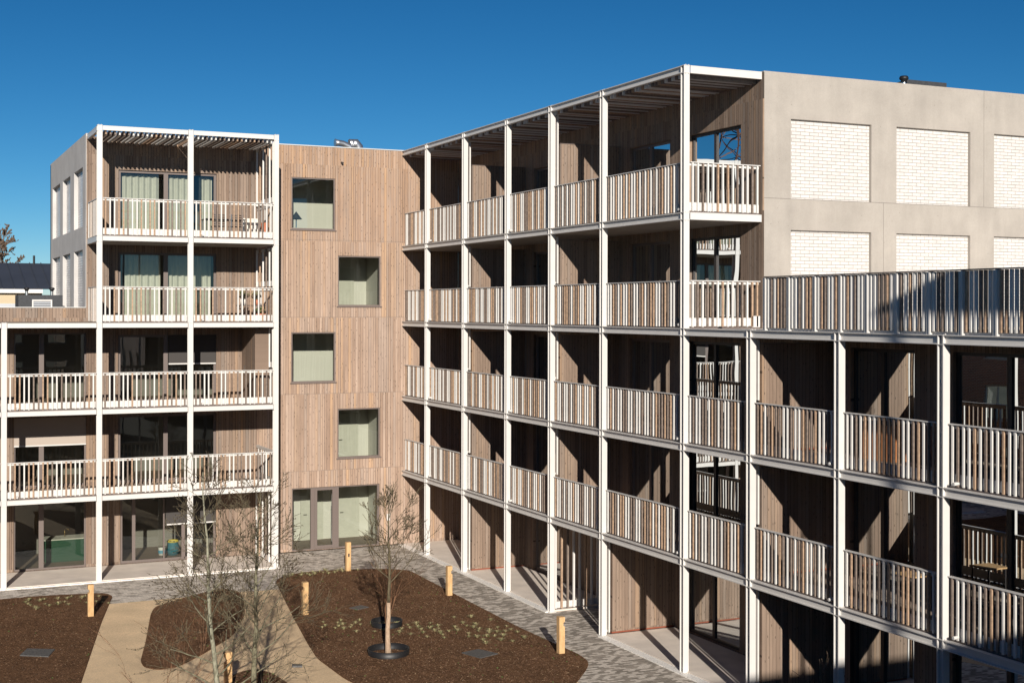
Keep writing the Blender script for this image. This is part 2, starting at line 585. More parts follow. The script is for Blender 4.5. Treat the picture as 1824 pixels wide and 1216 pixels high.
# ------------------------------------------------------------------ walls & windows
def wall(parent, ax, d, u0, u1, z0, z1, holes, th, m, inner='in_dark', name='wall', sgn=1):
    """wall whose outer face lies at depth d; the inside is at d + sgn*th. holes=(u0,u1,z0,z1)"""
    us = sorted(set([u0, u1] + [min(max(h[i], u0), u1) for h in holes for i in (0, 1)]))
    zz = sorted(set([z0, z1] + [min(max(h[i], z0), z1) for h in holes for i in (2, 3)]))
    di = d + sgn * th
    mb = MB()
    mo, mi_ = mb.mi(m), mb.mi(inner)
    def P(u, z, dd):
        return (u, dd, z) if ax == 'x' else (dd, u, z)
    def solid(i, j):
        if i < 0 or j < 0 or i >= len(us) - 1 or j >= len(zz) - 1:
            return False
        uc, zc = (us[i] + us[i + 1]) / 2, (zz[j] + zz[j + 1]) / 2
        return not any(h[0] < uc < h[1] and h[2] < zc < h[3] for h in holes)
    for i in range(len(us) - 1):
        for j in range(len(zz) - 1):
            if not solid(i, j):
                continue
            a, b, c, e = us[i], us[i + 1], zz[j], zz[j + 1]
            mb.raw([P(a, c, d), P(b, c, d), P(b, e, d), P(a, e, d)], [(0, 1, 2, 3)], mo)
            mb.raw([P(a, c, di), P(b, c, di), P(b, e, di), P(a, e, di)], [(3, 2, 1, 0)], mi_)
            if not solid(i - 1, j): mb.raw([P(a, c, d), P(a, c, di), P(a, e, di), P(a, e, d)], [(0, 1, 2, 3)], mo)
            if not solid(i + 1, j): mb.raw([P(b, c, d), P(b, c, di), P(b, e, di), P(b, e, d)], [(3, 2, 1, 0)], mo)
            if not solid(i, j - 1): mb.raw([P(a, c, d), P(a, c, di), P(b, c, di), P(b, c, d)], [(3, 2, 1, 0)], mo)
            if not solid(i, j + 1): mb.raw([P(a, e, d), P(a, e, di), P(b, e, di), P(b, e, d)], [(0, 1, 2, 3)], mo)
    return mb.build(name, None, parent)

def window(parent, ax, d, u0, u1, z0, z1, mull=(), fr=0.06, dep=0.09, fm='taupe', sill=True, name='window', sgn=1, mw=None, trans=()):
    """frame sits dep behind the wall face; panes 3 cm further; mull=[(ua,ub)] mullion spans"""
    f = MB()
    a, b = d + sgn * dep, d + sgn * (dep + 0.07)
    f.abox(ax, u0, u1, a, b, z1 - fr, z1)
    f.abox(ax, u0, u1, a, b, z0, z0 + fr)
    f.abox(ax, u0, u0 + fr, a, b, z0 + fr, z1 - fr)
    f.abox(ax, u1 - fr, u1, a, b, z0 + fr, z1 - fr)
    for ua, ub in mull:
        f.abox(ax, ua, ub, a - sgn * 0.01, b, z0 + fr, z1 - fr)
    for za, zb, ua, ub in trans:
        f.abox(ax, ua, ub, a - sgn * 0.006, b, za, zb)
    fo = sub(f.build(name, fm, parent))
    edges = [u0 + fr] + [q for ms in mull for q in ms] + [u1 - fr]
    pa = d + sgn * (dep + 0.035)
    for k in range(0, len(edges), 2):
        p = MB()
        A, B = edges[k] + 0.001, edges[k + 1] - 0.001
        p.abox(ax, A, B, pa, pa + sgn * 0.006, z0 + fr + 0.001, z1 - fr - 0.001)
        # a single thin sheet is enough: keep the outer face only
        v = p.v
        me = MB()
        if ax == 'x':
            me.quad([(A, pa, z0 + fr), (B, pa, z0 + fr), (B, pa, z1 - fr), (A, pa, z1 - fr)])
        else:
            me.quad([(pa, A, z0 + fr), (pa, B, z0 + fr), (pa, B, z1 - fr), (pa, A, z1 - fr)])
        me.build('pane', 'glass', fo)
    if sill:
        s_ = MB()
        s_.abox(ax, u0 - 0.05, u1 + 0.05, d - sgn * 0.05, d + sgn * dep, z0 - 0.045, z0 - 0.003)
        s_.build('sill', fm, fo)
    return fo

def beam(parent, ax, u0, u1, d, z, h=0.19, w_=0.2, kind='I'):
    """edge beam, top at z, outer face at d (towards -)"""
    b = MB()
    t = 0.022
    b.abox(ax, u0, u1, d, d + w_ * 0.6, z - t, z)
    b.abox(ax, u0, u1, d, d + w_ * 0.6, z - h, z - h + t)
    wd = d + 0.055 if kind == 'I' else d + 0.004
    b.abox(ax, u0, u1, wd, wd + 0.014, z - h + t, z - t)
    return b.build('beam', 'white', parent)

def hpost(parent, x, y, z0, z1, s_=0.172, plates=()):
    """H column centred on x with its flanges facing south and north, front face at y"""
    b = MB()
    t = 0.02
    b.box(x - s_ / 2, x + s_ / 2, y, y + t, z0, z1)
    b.box(x - s_ / 2, x + s_ / 2, y + s_ - t, y + s_, z0, z1)
    b.box(x - 0.008, x + 0.008, y + t, y + s_ - t, z0, z1)
    for z in plates:
        b.box(x - s_ / 2 - 0.006, x + s_ / 2 + 0.006, y - 0.007, y + s_ + 0.007, z - 0.012, z + 0.004)
        b.box(x - s_ / 2 - 0.006, x + s_ / 2 + 0.006, y - 0.007, y + s_ + 0.007, z - 0.20, z - 0.186)
        for dx in (-0.045, 0.045):
            b.box(x + dx - 0.012, x + dx + 0.012, y - 0.02, y - 0.007, z - 0.22, z - 0.205)
            b.box(x + dx - 0.012, x + dx + 0.012, y - 0.02, y - 0.007, z + 0.004, z + 0.02)
    b.box(x - s_ / 2 - 0.04, x + s_ / 2 + 0.04, y - 0.04, y + s_ + 0.04, z0, z0 + 0.02)
    return b.build('post', 'white', parent)

SLM = ['slat_white', 'slat_tan', 'slat_grey']
def slat_mats(n, seed):
    r = random.Random(seed)
    out = []
    for i in range(n):
        q = r.random()
        c = 0 if q < 0.5 else (1 if q < 0.72 else 2)
        if i > 1 and out[-1] == c and out[-2] == c:
            c = (c + 1 + r.randrange(2)) % 3
        out.append(c)
    return out

def railing(parent, ax, u0, u1, d, z, top=1.25, seed=0, pitch=0.15, dirn=1, sw=0.045, kick=True):
    """slat balustrade on the outer face d; slats stand in front of the flat bars. dirn=+1: inside is +d"""
    n = max(2, int(round((u1 - u0) / pitch)))
    st = (u1 - u0) / n
    b = MB()
    for q in SLM:
        b.mi(q)
    cs = slat_mats(n, seed)
    r = random.Random(seed + 99)
    for i in range(n):
        uc = u0 + (i + 0.5) * st + r.uniform(-0.006, 0.006)
        b.abox(ax, uc - sw / 2, uc + sw / 2, d - dirn * 0.0, d + dirn * 0.055, z + 0.035 + r.uniform(-.004, .004), z + top - 0.028, SLM[cs[i]])
    o = sub(b.build('railing', None, parent))
    h = MB()
    h.abox(ax, u0 - 0.01, u1 + 0.01, d - dirn * 0.012, d + dirn * 0.075, z + top - 0.026, z + top - 0.004)
    h.build('handrail', 'white', o)
    MB().abox(ax, u0, u1, d + dirn * 0.02, d + dirn * 0.10, z - 0.008, z + 0.03).build('shade_strip', 'taupe', o)  # dark strip standing in for the shadow line between slats and beam
    k = MB()
    k.abox(ax, u0, u1, d + dirn * 0.058, d + dirn * 0.066, z + top - 0.10, z + top - 0.032)
    if kick:
        k.abox(ax, u0, u1, d + dirn * 0.058, d + dirn * 0.066, z + 0.05, z + 0.27)
    k.build('flat_bar', 'white', o)
    return o

def screen(parent, ax, us, d, z0, z1, seed=0, cols=None, bars=(), sw=0.05, dep=0.09):
    b = MB()
    for q in SLM:
        b.mi(q)
    cs = cols if cols else slat_mats(len(us), seed)
    for u, c in zip(us, cs):
        b.abox(ax, u - sw / 2, u + sw / 2, d - dep / 2, d + dep / 2, z0, z1, SLM[c])
    o = sub(b.build('slat_screen', None, parent))
    if bars:
        k = MB()
        for za, zb in bars:
            k.abox(ax, min(us) - sw / 2, max(us) + sw / 2, d + dep / 2 + 0.001, d + dep / 2 + 0.012, za, zb)
        k.build('flat_bar', 'white', o)
    return o

def spout(parent, x, y, z, dx, dy):
    b = MB()
    b.tube([(x, y, z), (x + dx, y + dy, z - 0.01)], 0.035, 10)
    b.tube([(x + dx * 0.99, y + dy * 0.99, z - 0.01), (x + dx * 1.001, y + dy * 1.001, z - 0.01)], 0.026, 10, None)
    o = b.build('drain_spout', 'white', parent)
    return o

# ================================================================== SETTING: ground
def sheet(name, pts, z, m, th=None, kind='structure'):
    b = MB()
    if th:
        b.prism(pts, z - th, z)
    else:
        b.raw([(x, y, z) for x, y in pts], [tuple(range(len(pts)))])
    o = b.build(name, m)
    o['kind'] = kind
    return o
def smooth_poly(pts, r=0.35, n=5):
    """round the corners of a polygon"""
    out = []
    L = len(pts)
    for i in range(L):
        p0, p1, p2 = (Vector(pts[(i + k) % L]) for k in (-1, 0, 1))
        a, c = p0 - p1, p2 - p1
        q = min(r, a.length * 0.4, c.length * 0.4)
        A, C_ = p1 + a.normalized() * q, p1 + c.normalized() * q
        for k in range(n + 1):
            t = k / n
            v = A * (1 - t) ** 2 + p1 * 2 * t * (1 - t) + C_ * t * t
            out.append((v.x, v.y))
    return out
g = MB()
g.quad([(-1500, -600, -0.06), (1500, -600, -0.06), (1500, 2500, -0.06), (-1500, 2500, -0.06)])
struct(g.build('ground', mat('far_ground', (0.10, 0.10, 0.075), 0.95, noise=(0.05, 0.3))))
struct(sheet('pavement', [(-12, 12), (21.2, 12), (21.2, 51.6), (-12, 51.6)], 0.0, 'paving', 0.04))
struct(sheet('path', [(-6, 12), (11.5, 12), (16.6, 28.5), (12.04, 45.02), (11.4, 45.02), (9.6, 45.3), (8.83, 45.0), (6.5, 45.0), (4.3, 44.5), (-6, 40)], 0.004, 'buff', 0.03))
struct(sheet('terrace', [(-4, 48.78), (12.95, 48.78), (12.95, 51.5), (-4, 51.5)], 0.05, 'deck_conc', 0.08))
struct(sheet('terrace', [(19.0, 38.12), (21.3, 38.12), (21.3, 51.5), (19.0, 51.5)], 0.05, 'deck_conc', 0.08))
struct(sheet('terrace', [(19.0, 12), (21.3, 12), (21.3, 34.6), (19.0, 34.6)], 0.05, 'deck_conc', 0.08))
def pebble_strip(x0, x1, y0, y1):
    o = sheet('pebble_strip', [(x0, y0), (x1, y0), (x1, y1), (x0, y1)], 0.03, 'pebble', 0.05, 'stuff')
    return tag(o, 'narrow strip of white pebbles along the terrace edge', 'pebbles')
pebble_strip(-4, 12.9, 48.62, 48.77)
pebble_strip(18.74, 18.99, 38.1, 51.5)
pebble_strip(18.74, 18.99, 12, 34.65)

BEDS = {
 'left': smooth_poly([(-5, 47.3), (3.36, 47.08), (4.57, 47.1), (5.97, 46.86), (6.62, 46.68), (6.78, 46.1), (6.61, 45.43), (5.88, 42.3), (4.48, 35.77), (3.0, 28), (-5, 28)], 0.3),
 'middle': smooth_poly([(7.75, 43.9), (8.9, 44.9), (9.87, 45.6), (10.42, 45.78), (10.75, 45.02), (10.49, 43.21), (10.02, 41.41), (9.13, 39.12), (7.86, 37.31), (7.0, 36.3), (6.47, 36.2), (6.19, 36.65), (6.21, 37.3), (6.7, 39.4), (7.45, 42.9)], 0.35),
 'main': smooth_poly([(12.3, 46.3), (12.74, 47.03), (13.68, 47.51), (15.19, 47.3), (16.58, 46.85), (17.22, 46.24), (17.22, 45.54), (17.16, 41.01), (17.12, 36.54), (17.28, 32.98), (17.15, 32.2), (16.75, 31.6), (14.8, 29.2), (13.6, 28.6), (12.4, 29.4), (11.0, 31.6), (10.68, 33.3), (10.62, 35.64), (10.83, 37.2), (11.3, 40.27)], 0.4),
 'small': smooth_poly([(7.4, 33.2), (7.79, 34.27), (8.25, 35.0), (8.75, 35.25), (9.1, 34.74), (9.25, 33.4), (9.0, 31.4), (8.2, 30.2), (7.4, 30.8)], 0.3)}
def inside(p, poly):
    x, y = p
    c = False
    j = len(poly) - 1
    for i in range(len(poly)):
        xi, yi = poly[i]; xj, yj = poly[j]
        if (yi > y) != (yj > y) and x < (xj - xi) * (y - yi) / (yj - yi) + xi:
            c = not c
        j = i
    return c
for k, poly in BEDS.items():
    # slightly mounded bed with real unevenness
    xs = [p[0] for p in poly]; ys = [p[1] for p in poly]
    b = MB()
    b.prism(poly, -0.03, 0.03)
    o = struct(b.build('planting_bed', 'soil'))
    # clods: small lumps of bark lying on the soil
x0 = []
chips = MB()
ci = [chips.mi(mat('bark_chip_dark', (0.10, 0.05, 0.028), 0.9)), chips.mi(mat('bark_chip_mid', (0.20, 0.11, 0.06), 0.9)), chips.mi(mat('bark_chip_pale', (0.36, 0.25, 0.15), 0.9))]
cnt = 0
while cnt < 26000:
    k = random.choices(['left', 'middle', 'main', 'small'], [0.34, 0.14, 0.46, 0.04])[0]
    poly = BEDS[k]
    x = random.uniform(min(p[0] for p in poly), max(p[0] for p in poly))
    y = random.uniform(max(30, min(p[1] for p in poly)), max(p[1] for p in poly))
    if x < 1.5 or not inside((x, y), poly):
        continue
    cnt += 1
    s_ = random.uniform(0.006, 0.019)
    a = random.uniform(0, math.pi)
    l_ = s_ * random.uniform(1, 1.9)
    ca, sa = math.cos(a), math.sin(a)
    tz = random.uniform(-0.4, 0.4) * s_
    m_ = random.choices(ci, [0.52, 0.34, 0.14])[0]
    h = s_ * 0.55
    if m_ == ci[2]:
        l_ *= 0.7; s_ *= 0.6
    chips.raw([(x - ca * l_, y - sa * l_, 0.032), (x + sa * s_, y - ca * s_, 0.032), (x + ca * l_, y + sa * l_, 0.032), (x - sa * s_, y + ca * s_, 0.032),
               (x + tz, y, 0.032 + h)], [(0, 1, 4), (1, 2, 4), (2, 3, 4), (3, 0, 4)], m_)
o = chips.build('bark_chips')
o['kind'] = 'stuff'
tag(o, 'small dark bark chips scattered over the planting beds', 'bark chips')

# ================================================================== LEFT (balcony) BUILDING
YL, YB = 48.73, 51.55
XL = [0.45, 3.595, 6.706, 9.85, 12.961]
ZK = [0, 3.0, 6.0, 9.0, 12.03, 15.865]
LB = thing('apartment_building', 'timber clad apartment block on the left with white steel balcony frame', 'building', (7, 51.5, 0), 'wings of the timber clad apartment complex')
for i, x in enumerate(XL):
    top = ZK[5] if i >= 2 else ZK[3]
    hpost(LB, x, YL, 0.0, top, plates=[z for z in ZK[1:] if z < top + 0.01])
for i in range(4):
    for k in range(1, 6):
        if k > 3 and i < 2:
            continue
        beam(LB, 'x', XL[i] + 0.1, XL[i + 1] - 0.1, YL, ZK[k] - 0.012, kind='C', h=0.16)
for k in (1, 2, 3, 4, 5):       # side beams running back to the wall
    beam(LB, 'y', YL + 0.2, YB, 12.905 - 0.06 if k else 0, ZK[k], kind='C')
    if k > 3:
        beam(LB, 'y', YL + 0.2, YB, 6.64, ZK[k], kind='C')
for k in (1, 2, 3, 4):
    xa, xb = (0.3, 12.84) if k <= 3 else (6.8, 12.84)
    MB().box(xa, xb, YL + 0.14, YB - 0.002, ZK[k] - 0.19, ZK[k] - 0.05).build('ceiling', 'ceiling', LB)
    b = MB().box(xa, xb, YL + 0.13, YB - 0.002, ZK[k] - 0.046, ZK[k] + 0.015)
    b.build('balcony_floor', 'deck_y' if k < 3 else 'deck_y', LB)
# pergola roof: solid sheet with slats hanging below, running front to back
b = MB()
for q in SLM: b.mi(q)
n = 38
cs = slat_mats(n, 5)
for i in range(n):
    x = 6.93 + i * 0.157
    if i == 19: x += 0.04
    if i > 19: x += 0.07
    if x > 12.85: break
    b.box(x - 0.025, x + 0.025, YL + 0.14, YB - 0.02, 15.57, 15.73, SLM[0 if cs[i] == 0 else cs[i]])
b.build('roof_slats', None, LB)
# railings
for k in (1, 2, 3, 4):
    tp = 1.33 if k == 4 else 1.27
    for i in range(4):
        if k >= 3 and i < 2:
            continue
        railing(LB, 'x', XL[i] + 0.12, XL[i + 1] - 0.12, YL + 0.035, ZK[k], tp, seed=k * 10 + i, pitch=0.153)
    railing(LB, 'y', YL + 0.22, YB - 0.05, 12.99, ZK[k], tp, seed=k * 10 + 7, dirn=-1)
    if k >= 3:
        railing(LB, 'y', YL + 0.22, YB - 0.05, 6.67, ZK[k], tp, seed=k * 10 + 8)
    for i in ((0, 3) if k < 3 else (3,)):
        spout(LB, XL[i + (1 if i == 0 else 0)] + 0.42, YL + 0.1, ZK[k] + 0.10, 0, -0.16)
# slat screens on the right-hand end
ys = [49.02 + 0.475 * j for j in range(6)]
for k, (za, zb) in {3: (10.33, 11.74), 4: (13.42, 15.60), 2: (7.33, 8.74), 0: (0.10, 2.74)}.items():
    ub = ys if k != 2 else ys[:3]
    screen(LB, 'y', ub, 12.90, za, zb, dep=.055, cols=[0, 0, 2, 0, 1, 0][:len(ub)], bars=((za, za + 0.2), (zb - 0.1, zb)))
# walls
holes = [(7.76, 11.39, 12.06, 14.62), (7.76, 11.39, 9.05, 11.58), (7.76, 11.39, 6.05, 8.52), (7.76, 11.39, 3.05, 5.55), (7.84, 11.39, 0.06, 2.62)]
holes2 = [(4.13, 6.63, 6.05, 8.61), (4.13, 6.63, 3.05, 5.55), (4.13, 6.63, 0.06, 2.62), (0.8, 3.3, 6.05, 8.61), (0.8, 3.3, 3.05, 5.55), (0.8, 3.3, 0.06, 2.62)]
wall(LB, 'x', YB, 6.62, 12.95, 8.999, 15.80, [h for h in holes if h[2] > 8], 0.28, 'clad_x')
wall(LB, 'x', YB, -3, 12.95, 0.05, 8.999, [h for h in holes if h[2] < 8] + holes2, 0.28, 'clad_x')
wall(LB, 'x', YB + 0.001, -3, 6.615, 9.003, 9.52, [], 0.25, 'clad_x', 'clad_x', name='parapet')
MB().box(-3, 6.6, YB - 0.03, YB + 0.28, 9.523, 9.545).build('capping', 'capping', LB)
for h in holes:
    z0, z1 = h[2], h[3]
    mull = [(9.42, 9.58)]
    if z0 < 1: mull = [(8.28, 8.4), (9.42, 9.47), (10.1, 10.24)]
    window(LB, 'x', YB, h[0], h[1], z0, z1, mull, fr=0.09, sill=False)
for h in holes2:
    window(LB, 'x', YB, h[0], h[1], h[2], h[3], [(h[0] + 0.86, h[0] + 1.03)], fr=0.06, sill=False)
# external blinds
def blind(parent, ax, d, u0, u1, z0, z1, m, box=True):
    b = MB().abox(ax, u0, u1, d, d + 0.008, z0 + 0.05, z1)
    o = sub(b.build('blind', m, parent))
    MB().abox(ax, u0, u1, d - 0.012, d + 0.02, z0, z0 + 0.048).build('bottom_bar', 'white', o)
    return o
blind(LB, 'x', YB + 0.03, 4.14, 6.62, 4.52, 5.54, 'blind')['label'] = 'beige roller blind lowered over the upper window'
blind(LB, 'x', YB + 0.03, 9.60, 11.37, 7.40, 8.50, 'blind_dark')
blind(LB, 'x', YB + 0.03, 9.50, 11.37, 1.38, 2.60, 'blind_dark')
# gable wall on the west side with three tall brick panels a storey
gh = []
for ya, yb in ((52.45, 55.0), (56.2, 58.7), (59.7, 62.5)):
    gh += [(ya, yb, 12.53, 14.75), (ya, yb, 9.3, 11.68)]
wall(LB, 'y', 6.60, YB + 0.002, 63.4, 9.0, 15.90, gh, 0.25, 'concrete_w', 'concrete_w', name='gable_wall')
b = MB()
for h in gh:
    b.box(6.75, 6.79, h[0] + .001, h[1] - .001, h[2] + .001, h[3] - .001)
b.build('brick_infill', 'wbrick_y', LB)
MB().box(6.6, 20, 63.2, 63.4, 0, 15.85).build('wall', 'concrete_w', LB)
MB().box(7.03, 12.95, 51.84, 63.15, 15.6, 15.78).build('roof', 'roof_felt', LB)
MB().box(-3, 6.58, 51.84, 63.0, 8.9, 9.02).build('roof', 'roof_felt', LB)
# rooms behind the windows: floors, rear and cross walls
b = MB()
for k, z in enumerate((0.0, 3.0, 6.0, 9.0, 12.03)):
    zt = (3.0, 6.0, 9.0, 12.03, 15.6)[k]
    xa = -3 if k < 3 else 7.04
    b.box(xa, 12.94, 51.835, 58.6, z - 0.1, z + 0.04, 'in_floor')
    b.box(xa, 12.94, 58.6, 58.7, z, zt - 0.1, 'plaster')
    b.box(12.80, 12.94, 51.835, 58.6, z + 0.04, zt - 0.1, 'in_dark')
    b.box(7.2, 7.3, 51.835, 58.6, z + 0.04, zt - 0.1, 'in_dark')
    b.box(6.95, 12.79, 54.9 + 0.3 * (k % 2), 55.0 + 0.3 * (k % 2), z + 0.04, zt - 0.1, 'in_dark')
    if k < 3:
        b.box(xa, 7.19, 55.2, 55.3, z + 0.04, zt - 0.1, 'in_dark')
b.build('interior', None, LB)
# cupboard at the end of the second balcony
cb = sub(MB().box(12.36, 12.88, 49.5, YB - 0.003, 6.03, 8.78).build('cupboard', 'clad_y', LB))
MB().tube([(12.33, 51.0, 7.0), (12.33, 51.0, 7.35)], 0.012).build('handle', 'steel', cb)

# ================================================================== CENTRE (stair) BUILDING
CB = thing('apartment_building', 'timber clad stair block in the corner with four staggered square windows and glazed entrance', 'building', (17, 51.5, 0), 'wings of the timber clad apartment complex')
cw = [(14.30, 16.07, 12.60, 14.63), (16.19, 17.97, 9.61, 11.60), (14.31, 16.09, 6.62, 8.58), (16.19, 17.95, 3.60, 5.55)]
entr = (14.34, 17.94, 0.05, 2.50)
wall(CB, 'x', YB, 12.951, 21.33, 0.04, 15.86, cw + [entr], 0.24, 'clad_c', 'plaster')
MB().box(12.96, 19.0, YB - 0.03, YB + 0.3, 15.863, 15.90).build('capping', 'capping', CB)
b = MB()
for z in (3.15, 6.17, 9.17, 12.2):
    b.box(12.96, 18.98, YB - 0.004, YB + 0.002, z - 0.006, z + 0.008)
b.build('board_joint', 'slat_grey', CB)
for h in cw:
    window(CB, 'x', YB, *h, fr=0.05, dep=0.03)
eo = MB()
a, c = YB + 0.05, YB + 0.14
eo.box(14.34, 17.94, a, c, 2.45, 2.50).box(14.34, 17.94, a, c, 0.05, 0.10)
eo.box(14.34, 14.385, a, c, 0.1, 2.45).box(17.86, 17.94, a, c, 0.1, 2.45)
eo.box(15.11, 15.27, a, c, 0.1, 2.45).box(16.12, 16.25, a - .02, c, 0.1, 2.45)
eo = sub(eo.build('entrance_screen', 'taupe', CB))
for A, B in ((14.385, 15.11), (16.25, 17.86)):
    MB().quad([(A, a + .04, .1), (B, a + .04, .1), (B, a + .04, 2.45), (A, a + .04, 2.45)]).build('pane', 'glass', eo)
dr = MB().box(15.27, 15.37, a - .02, c - .03, 0.1, 2.45).box(15.99, 16.12, a - .02, c - .03, 0.1, 2.45).box(15.37, 15.99, a - .02, c - .03, 0.1, 0.2).box(15.37, 15.99, a - .02, c - .03, 2.37, 2.45)
dr = sub(dr.build('entrance_door', 'taupe', CB))
MB().quad([(15.37, a + .01, .2), (15.99, a + .01, .2), (15.99, a + .01, 2.37), (15.37, a + .01, 2.37)]).build('pane', 'glass', dr)
MB().tube([(15.95, a - .07, 0.35), (15.95, a - .07, 2.2)], 0.016, 8).tube([(15.95, a - .07, .6), (15.95, a, .6)], .01).tube([(15.95, a - .07, 2.0), (15.95, a, 2.0)], .01).build('handle', 'steel', dr)
b = MB()
for k, z in enumerate((0.0, 3.0, 6.0, 9.0, 12.03)):
    zt = (3.0, 6.0, 9.0, 12.03, 15.6)[k]
    dd = (53.9, 53.9, 53.75, 54.2, 53.8)[k]
    b.box(12.96, 18.9, 51.80, 60, z - 0.1, z + 0.05, 'in_floor')
    b.box(12.96, 18.9, dd, dd + 0.1, z + 0.05, zt - 0.1, 'plaster')
    b.box(18.25, 18.35, 51.80, dd, z + 0.05, zt - 0.1, 'plaster')
    b.box(12.96, 13.05, 51.80, dd, z + 0.05, zt - 0.1, 'plaster')
b.build('interior', None, CB)
for z, x in ((9.05, 16.75), (3.05, 16.85), (0.05, 16.9), (0.05, 15.35)):
    d_ = sub(MB().box(x, x + 0.95, (54.14 if z > 9 else 53.84), (54.199 if z > 9 else 53.899), z, z + 2.12).build('inner_door', M['curtain'], CB))
    MB().tube([(x + .1, (54.09 if z > 9 else 53.79), z + 1.05), (x + .24, (54.09 if z > 9 else 53.79), z + 1.05)], .014).build('handle', 'dark', d_)
MB().box(12.96, 21.3, 51.85, 62.9, 15.6, 15.75).build('roof', 'roof_felt', CB)
MB().tube([(16.33, YB, 15.28), (16.33, YB - .16, 15.25)], .04, 10).build('overflow_spout', 'dark', CB)
MB().box(18.24, 18.36, YB - 0.06, YB - .002, 1.02, 1.22).box(18.23, 18.37, YB - .075, YB - .002, 1.2225, 1.28).build('wall_light', 'white', CB)

# ================================================================== RIGHT (long) BUILDING
XR, XB = 18.866, 21.33
YR = [51.41, 48.806, 45.09, 41.35, 38.044, 34.654, 30.22, 27.214, 23.87, 20.654, 17.45, 14.2]
RB = thing('apartment_building', 'long timber clad apartment block on the right with white gallery frame and concrete gable', 'building', (21, 36, 0), 'wings of the timber clad apartment complex')
for i in range(1, len(YR)):
    top = ZK[5] if i <= 6 else ZK[3]
    hpost(RB, XR + 0.086, YR[i], 0.0, top, plates=[z for z in ZK[1:] if z < top + 0.01])
for i in range(len(YR) - 1):
    for k in range(1, 6):
        if k > 3 and i >= 6:
            continue
        ya = YR[i + 1] + 0.2
        yb = YR[i] if i else YB - 0.003
        beam(RB, 'y', ya, yb, XR, ZK[k], kind='I')
beam(RB, 'x', XR + 0.2, XB - 0.02, YR[6] + 0.0, ZK[5], kind='C', h=0.20)
beam(RB, 'x', XR + 0.2, XB - 0.02, YR[6] + 0.0, ZK[4], kind='C')
for k in (1, 2, 3, 4):
    y0 = 12 if k <= 3 else YR[6] + 0.15
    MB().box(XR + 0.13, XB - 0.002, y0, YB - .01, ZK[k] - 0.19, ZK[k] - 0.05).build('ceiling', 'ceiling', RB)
    y0 = 12 if k < 3 else YR[6] + 0.13
    MB().box(XR + 0.205, XB - 0.002, y0, YB - .01, ZK[k] - 0.046, ZK[k] + 0.015).build('balcony_floor', 'deck_x', RB)
b = MB()
for q in SLM: b.mi(q)
n = 118
cs = slat_mats(n, 15)
for i in range(n):
    y = YR[6] + 0.3 + i * (YB - 0.2 - YR[6] - 0.3) / (n - 1)
    b.box(XR + 0.14, XB - 0.02, y - 0.026, y + 0.026, 15.58, 15.72, SLM[cs[i]])
b.build('roof_slats', None, RB)
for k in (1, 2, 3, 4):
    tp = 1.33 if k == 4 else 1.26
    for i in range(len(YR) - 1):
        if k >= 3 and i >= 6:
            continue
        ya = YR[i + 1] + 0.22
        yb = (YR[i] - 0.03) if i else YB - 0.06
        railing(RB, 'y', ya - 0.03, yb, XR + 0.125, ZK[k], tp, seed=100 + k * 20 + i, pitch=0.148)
        if i in (1, 3, 5, 7, 8):
            pass
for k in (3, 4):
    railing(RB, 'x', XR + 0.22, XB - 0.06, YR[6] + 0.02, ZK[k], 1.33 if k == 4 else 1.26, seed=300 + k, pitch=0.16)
for k in (1, 2, 3, 4):
    for yy in ((48.6, 41.2, 34.45 - 3.9) if k > 2 else (48.6, 41.2, 30.6, 24.25, 20.4)):
        spout(RB, XR + 0.2, yy, ZK[k] + 0.10, -0.17, 0)
# back wall
yw = [(42.0, 44.38), (34.95, 37.37), (31.24, 33.88)]
lowy = [(24.28, 26.54), (19.7, 23.05), (14.0, 17.0)]
hu, hl = [], []
for ya, yb in yw:
    hu += [(ya, yb, 12.06, 14.58), (ya, yb, 9.05, 11.56)]
    for z in (6.0, 3.0):
        hl.append((ya, yb, z + 0.05, z + 2.57))
for ya, yb in lowy:
    for z in (6.0, 3.0, 0.0):
        hl.append((ya, yb, z + 0.06, z + 2.57))
hl += [(31.26, 33.95, 0.06, 2.57), (42.0, 44.38, 0.06, 2.57), (35.0, 37.7, 0.02, 2.57)]
wall(RB, 'y', XB, YR[6] + 0.02, YB - 0.003, 8.999, 15.80, hu, 0.28, 'clad_y')
wall(RB, 'y', XB, 12.0, YB - 0.003, 0.05, 8.999, hl, 0.28, 'clad_y')
for h in hu + hl:
    wd = h[1] - h[0]
    c_ = h[0] + wd * 0.53
    window(RB, 'y', XB, h[0], h[1], h[2], h[3], [(c_ - 0.06, c_ + 0.06)], fr=0.08, fm='dark' if h[0] < 34 else 'taupe', sill=False, dep=0.10)
b = MB()
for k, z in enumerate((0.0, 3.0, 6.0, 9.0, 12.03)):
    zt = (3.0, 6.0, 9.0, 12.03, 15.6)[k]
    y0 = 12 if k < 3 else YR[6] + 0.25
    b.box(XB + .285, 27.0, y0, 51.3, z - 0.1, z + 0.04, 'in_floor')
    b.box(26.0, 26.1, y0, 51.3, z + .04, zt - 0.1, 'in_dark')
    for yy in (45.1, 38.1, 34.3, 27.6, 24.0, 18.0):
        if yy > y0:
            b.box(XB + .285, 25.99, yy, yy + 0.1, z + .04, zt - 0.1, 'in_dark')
b.build('interior', None, RB)
